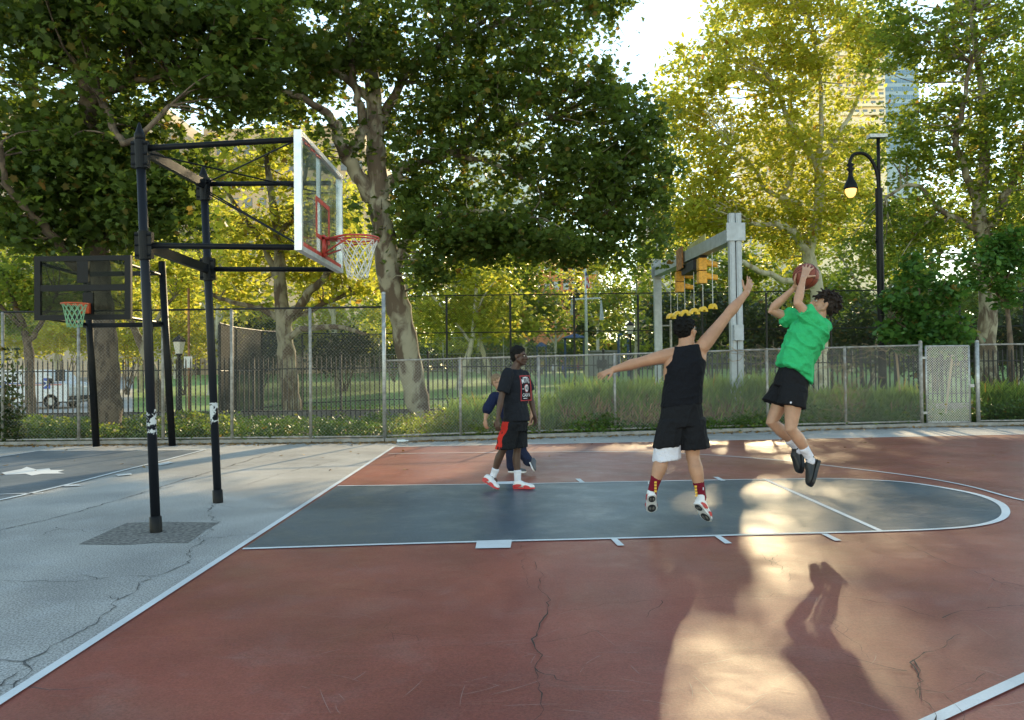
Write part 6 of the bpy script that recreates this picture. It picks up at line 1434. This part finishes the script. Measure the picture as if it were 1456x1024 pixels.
jump_shoe(a_(927, 704, -.20), a_(926.5, 728, -.02), A(.0, .85, .5), a_(928, 697, -.12)); jump_shoe(a_(990, 716, -.20), a_(1008, 741, -.05), A(.55, .65, .45), a_(997, 706, -.11))

# ---------------------------------------------------------------- D: shooter in green
Y = -1.40
PD = thing('person', G(1148, 757), 'jumping shooter in a bright green t-shirt and black shorts leaning back with the ball', 'person')
hips = a_(1126, 545); chest = a_(1147, 487); neck = a_(1162, 456, .02); hd = a_(1171, 434, .02)
FD = unit(A(-.96, .12, .15)); TD = unit(neck-hips); RD = unit(np.cross(FD, TD)); FD = np.cross(TD, RD)
shN = a_(1158, 459, -.14); shF = a_(1143, 461, .20); elN = a_(1134, 431, -.17); wrN = a_(1142, 396, -.12); elF = a_(1096, 441, .20); wrF = a_(1131, 408, .10)
hpN = a_(1130, 550, -.08); hpF = a_(1121, 549, .09); knN = a_(1124.5, 610, -.12); knF = a_(1097, 600, .08); anN = a_(1150.5, 648, -.06); anF = a_(1131, 633, .14)
body = MB(); torso(body, hips, chest, neck, RD, FD, 1.0, 1.0); HD = unit(A(-.86, .10, .42)); UD = unit(A(.45, 0, .9))
body.limb([neck-TD*.03, neck+TD*.04, hd-UD*.045], [.066, .060, .058], 12); head(body, hd, HD, UD, 1.0, 1.15)
arm(body, shN, elN, wrN, 1.02); arm(body, shF, elF, wrF, 1.0); leg(body, hpN, knN, anN, 1.0, A(.8, 0, -.4)); leg(body, hpF, knF, anF, 1.0, A(.8, 0, -.5))
foot_stub(body, anN, A(.1, 0, -1), .06); foot_stub(body, anF, A(.1, 0, -1), .06)
BALL = a_(1145.8, 392.5, .06); BR = .121
def grip_hand(w, palm_c, tips, thumb_pts, s=1.0):
    """hand laid on the ball: palm from wrist to knuckles, fingers following the ball's surface"""
    w = A(*w); 
    def on(p, h=.012): v = unit(A(*p)-BALL); return BALL+v*(BR+h)
    pc = on(palm_c, .018); d = unit(pc-w); n = unit(BALL-pc); t = unit(np.cross(d, n)); kn = []
    tm = sum(A(*q) for q in tips)/4
    body.loft([(w-d*.01, t*.026*s, n*.018), (w+(pc-w)*.5, t*.032*s, n*.017), (pc, t*.040*s, n*.016), (pc+d*.02, t*.038*s, n*.013)], 14, 2.5)
    for i, q in enumerate(tips):
        o = (1.5-i)*.021*s; b = on(pc+t*o*(1 if (A(*tips[0])-A(*tips[3]))@t > 0 else -1)+d*.012, .014); q = A(*q); m1 = on(b+(q-b)*.4, .014); m2 = on(b+(q-b)*.72, .011); e = on(q, .008)
        body.limb([pc+(b-pc)*.5, b, m1, m2, e], [.011, .0105, .0098, .009, .0076], 9)
    body.limb([w+d*.02, on(thumb_pts[0], .016), on(thumb_pts[1], .010)], [.016, .0125, .009], 9)
# near hand: on the ball's near face, fingers up and to the right
grip_hand(wrN, a_(1146.5, 385, -.06), [a_(1141, 377, -.03), a_(1147, 373, -.04), a_(1153.5, 374.5, -.05), a_(1158, 379.5, -.06)], [a_(1152, 393, -.07), a_(1159, 392.5, -.06)])
# far hand: under / behind the ball
grip_hand(wrF, a_(1137, 402, .08), [a_(1139, 411, .0), a_(1143, 410, .03), a_(1150, 408, .08), a_(1154, 402, .14)], [a_(1131, 398, .02), a_(1133, 390, .0)])
remesh(body, 'body', MT['skin_light'], PD, .006, 2)
hair_cap(PD, hd, HD, UD, 1.02, MT['hair_brown'], bump=.008, fr=24, tufts=420, tl=.055, front=.050, low=-.01); face_bits(PD, hd, HD, UD, 1.0, MT['hair_brown'])
f_, u_, r_ = ortho(HD, UD); mb = MB(); mb.ell(hd+f_*.062-u_*.085, (f_*.036, r_*.042, u_*.022), 12, 8); remesh(mb, 'beard', MT['hair_brown'], PD, .006, 1)
mb = MB(); rg = lambda c, a, b, R=RD, F=FD: (c, R*a, F*b)
mb.loft([rg(a_(1129, 527, 0), .195, .165), rg(a_(1130, 518), .190, .158), rg(a_(1136, 500), .185, .148), rg(a_(1144, 485), .198, .160), rg(a_(1152, 470), .208, .155), rg(a_(1158, 461), .185, .130), rg(a_(1162, 455.5, .01), .085, .080)], 26, 2.4)
mb.loft([rg(a_(1131, 526, -.02), .17, .15), rg(a_(1140, 540, -.02), .10, .10)], 18, 2.2)
sleeve(mb, shN+A(.0, .01, -.01), shN+(elN-shN)*.66, .082, .078); sleeve(mb, shF, shF+(elF-shF)*.58, .072, .076)
remesh(mb, 't_shirt', MT['green_tee'], PD, .008, 2, wrinkle(unit(A(.62, 0, -.75)), .024, 11, 12))
mb = MB()
mb.loft([rg(a_(1130, 530), .165, .135), rg(a_(1126, 543), .175, .150), rg(a_(1122, 556), .165, .150)], 22, 2.3)
ux = unit(hips-a_(1110, 580)); mb.loft([(a_(1131, 548, -.08), RD*.10, FD*.125), (a_(1127, 562, -.09), RD*.115, FD*.130), (a_(1126, 578, -.10), RD*.12, unit(A(-.98, .0, .22))*.135)], 20, 2.3)
mb.loft([(a_(1121, 548, .09), RD*.10, FD*.12), (a_(1110, 562, .09), RD*.11, unit(A(-.9, 0, .35))*.125), (a_(1101, 574, .09), RD*.115, unit(A(-.92, 0, .35))*.125)], 20, 2.3)
remesh(mb, 'shorts', MT['shorts_black'], PD, .008, 3, wrinkle(A(.2, 0, 1), .009, 11, 21))
mb = MB(); mb.ell(a_(1124.5, 572.5, -.235), (A(.010, 0, 0), A(0, .004, 0), A(0, 0, .010)), 10, 6); mb.build('shorts_badge', MT['white_cloth'], PD)
sock(PD, a_(1151, 650, -.06), knN, .11, MT['white_cloth'], .042, .047, down=a_(1153, 657, -.06)); sock(PD, a_(1131.5, 635, .14), knF, .09, MT['white_cloth'], .042, .047, down=a_(1134, 642, .14))
shoe(PD, a_(1164.5, 655, -.04), a_(1153.5, 692, -.10), A(-.9, .0, .15), 1.1, 'shoe_black', 'shoe_black', k=1.08, collar=a_(1151, 650, -.06), sole_th=.03); shoe(PD, a_(1141, 641, .16), a_(1139, 673, .12), A(-.9, -.1, .1), 1.05, 'shoe_black', 'shoe_black', k=1.05, collar=a_(1132, 637, .14), sole_th=.03)
# ball
m = bpy.data.materials.new('ball_leather'); m.use_nodes = True; nt = m.node_tree; p_ = nt.nodes['Principled BSDF']; p_.inputs['Roughness'].default_value = .6
tc = nd(nt, 'ShaderNodeTexCoord'); n1 = nd(nt, 'ShaderNodeTexVoronoi', Scale=160.0); nt.links.new(tc.outputs['Object'], n1.inputs['Vector']); p_.inputs['Base Color'].default_value = (.22, .048, .026, 1)
bp = nd(nt, 'ShaderNodeBump'); bp.inputs['Strength'].default_value = .4; bp.inputs['Distance'].default_value = .002; nt.links.new(n1.outputs['Distance'], bp.inputs['Height']); nt.links.new(bp.outputs[0], p_.inputs['Normal'])
bl = thing('basketball', BALL-A(0, 0, BR), "brown basketball held above the shooter's head", 'basketball')
mb = MB(); mb.ell(BALL, (A(BR, 0, 0), A(0, BR, 0), A(0, 0, BR)), 36, 22); mb.build('ball_panels', m, bl, True)
mb = MB(); e1, e2, e3 = ortho(A(.5, -.7, .5), A(.2, .3, 1))
ts = np.linspace(0, 2*math.pi, 49)
for f0 in (lambda t: e1*math.cos(t)+e2*math.sin(t), lambda t: e1*math.cos(t)+e3*math.sin(t), lambda t: e2*.5+(e1*math.cos(t)*.8+e3*math.sin(t))*.86+e2*.35*math.cos(2*t), lambda t: -e2*.5+(e1*math.cos(t)*.8+e3*math.sin(t))*.86-e2*.35*math.cos(2*t)):
    mb.tube([BALL+unit(f0(t))*(BR+.0005) for t in ts], .0022, 5, caps=False)
mb.build('seam', MT['dark'], bl)

# ---------------------------------------------------------------- far figures by the playground
tops = [((.5, .03, .03), (.03, .03, .05), 868, 'red top and dark trousers'), ((.7, .7, .7), (.08, .10, .2), 834, 'white shirt standing at the foot of the flagpole'), ((.6, .65, .75), (.1, .1, .12), 786, 'pale shirt near the small play tower'),
        ((.05, .08, .25), (.04, .04, .05), 800, 'navy top'), ((.5, .05, .05), (.2, .2, .2), 822, 'short figure in red shorts and top'), ((.15, .15, .17), (.05, .05, .07), 770, 'dark clothes left of the towers'), ((.25, .18, .12), (.05, .05, .07), 848, 'brown top just right of the flagpole'), ((.7, .66, .6), (.3, .3, .35), 877, 'cream top beside the park lantern')]
for i, (c1, c2_, u, ds) in enumerate(tops):
    Yf = 88+rnd.uniform(-3, 3); x = at(u, 500, Yf)[0]; z0 = lawn_z(Yf)+.02; h = rnd.uniform(1.35, 1.7)/1.7; b = A(x, Yf, z0)
    t = thing('person', b, 'tiny far person with %s by the playground' % ds, 'person', 'people far off by the playground'); q = lambda a, c, z: b+A(a, c, z)*h
    body = MB(); body.limb([q(0, 0, .85), q(0, 0, 1.1), q(0, 0, 1.38)], [.13, .12, .13], 8); body.limb([q(0, 0, 1.35), q(0, 0, 1.5)], [.05, .05], 6); body.ell(q(0, 0, 1.6), (A(.085, 0, 0), A(0, .09, 0), A(0, 0, .11)), 8, 6)
    for s_ in (-1, 1):
        body.limb([q(.09*s_, 0, .88), q(.11*s_, .05*s_, .48), q(.12*s_, .08*s_, .05)], [.08, .06, .045], 7); body.limb([q(.17*s_, 0, 1.36), q(.24*s_, -.03, 1.1), q(.23*s_, -.12, .85)], [.05, .04, .03], 6)
    remesh(body, 'body', MT['skin_tan'], t, .03, 1)
    mb = MB(); mb.limb([q(0, 0, .9), q(0, 0, 1.15), q(0, 0, 1.40)], [.155, .145, .15], 10); mb.build('shirt', mat('top', c1, .8), t, True)
    mb = MB()
    for s_ in (-1, 1): mb.limb([q(.09*s_, 0, .9), q(.11*s_, .05*s_, .50), q(.12*s_, .08*s_, .25)], [.095, .08, .07], 8)
    mb.build('trousers', mat('bottom', c2_, .8), t, True)
    mb = MB(); mb.ell(q(0, .02, 1.65), (A(.092, 0, 0), A(0, .092, 0), A(0, 0, .085)), 8, 6); mb.build('hair', MT['hair_black'], t, True)
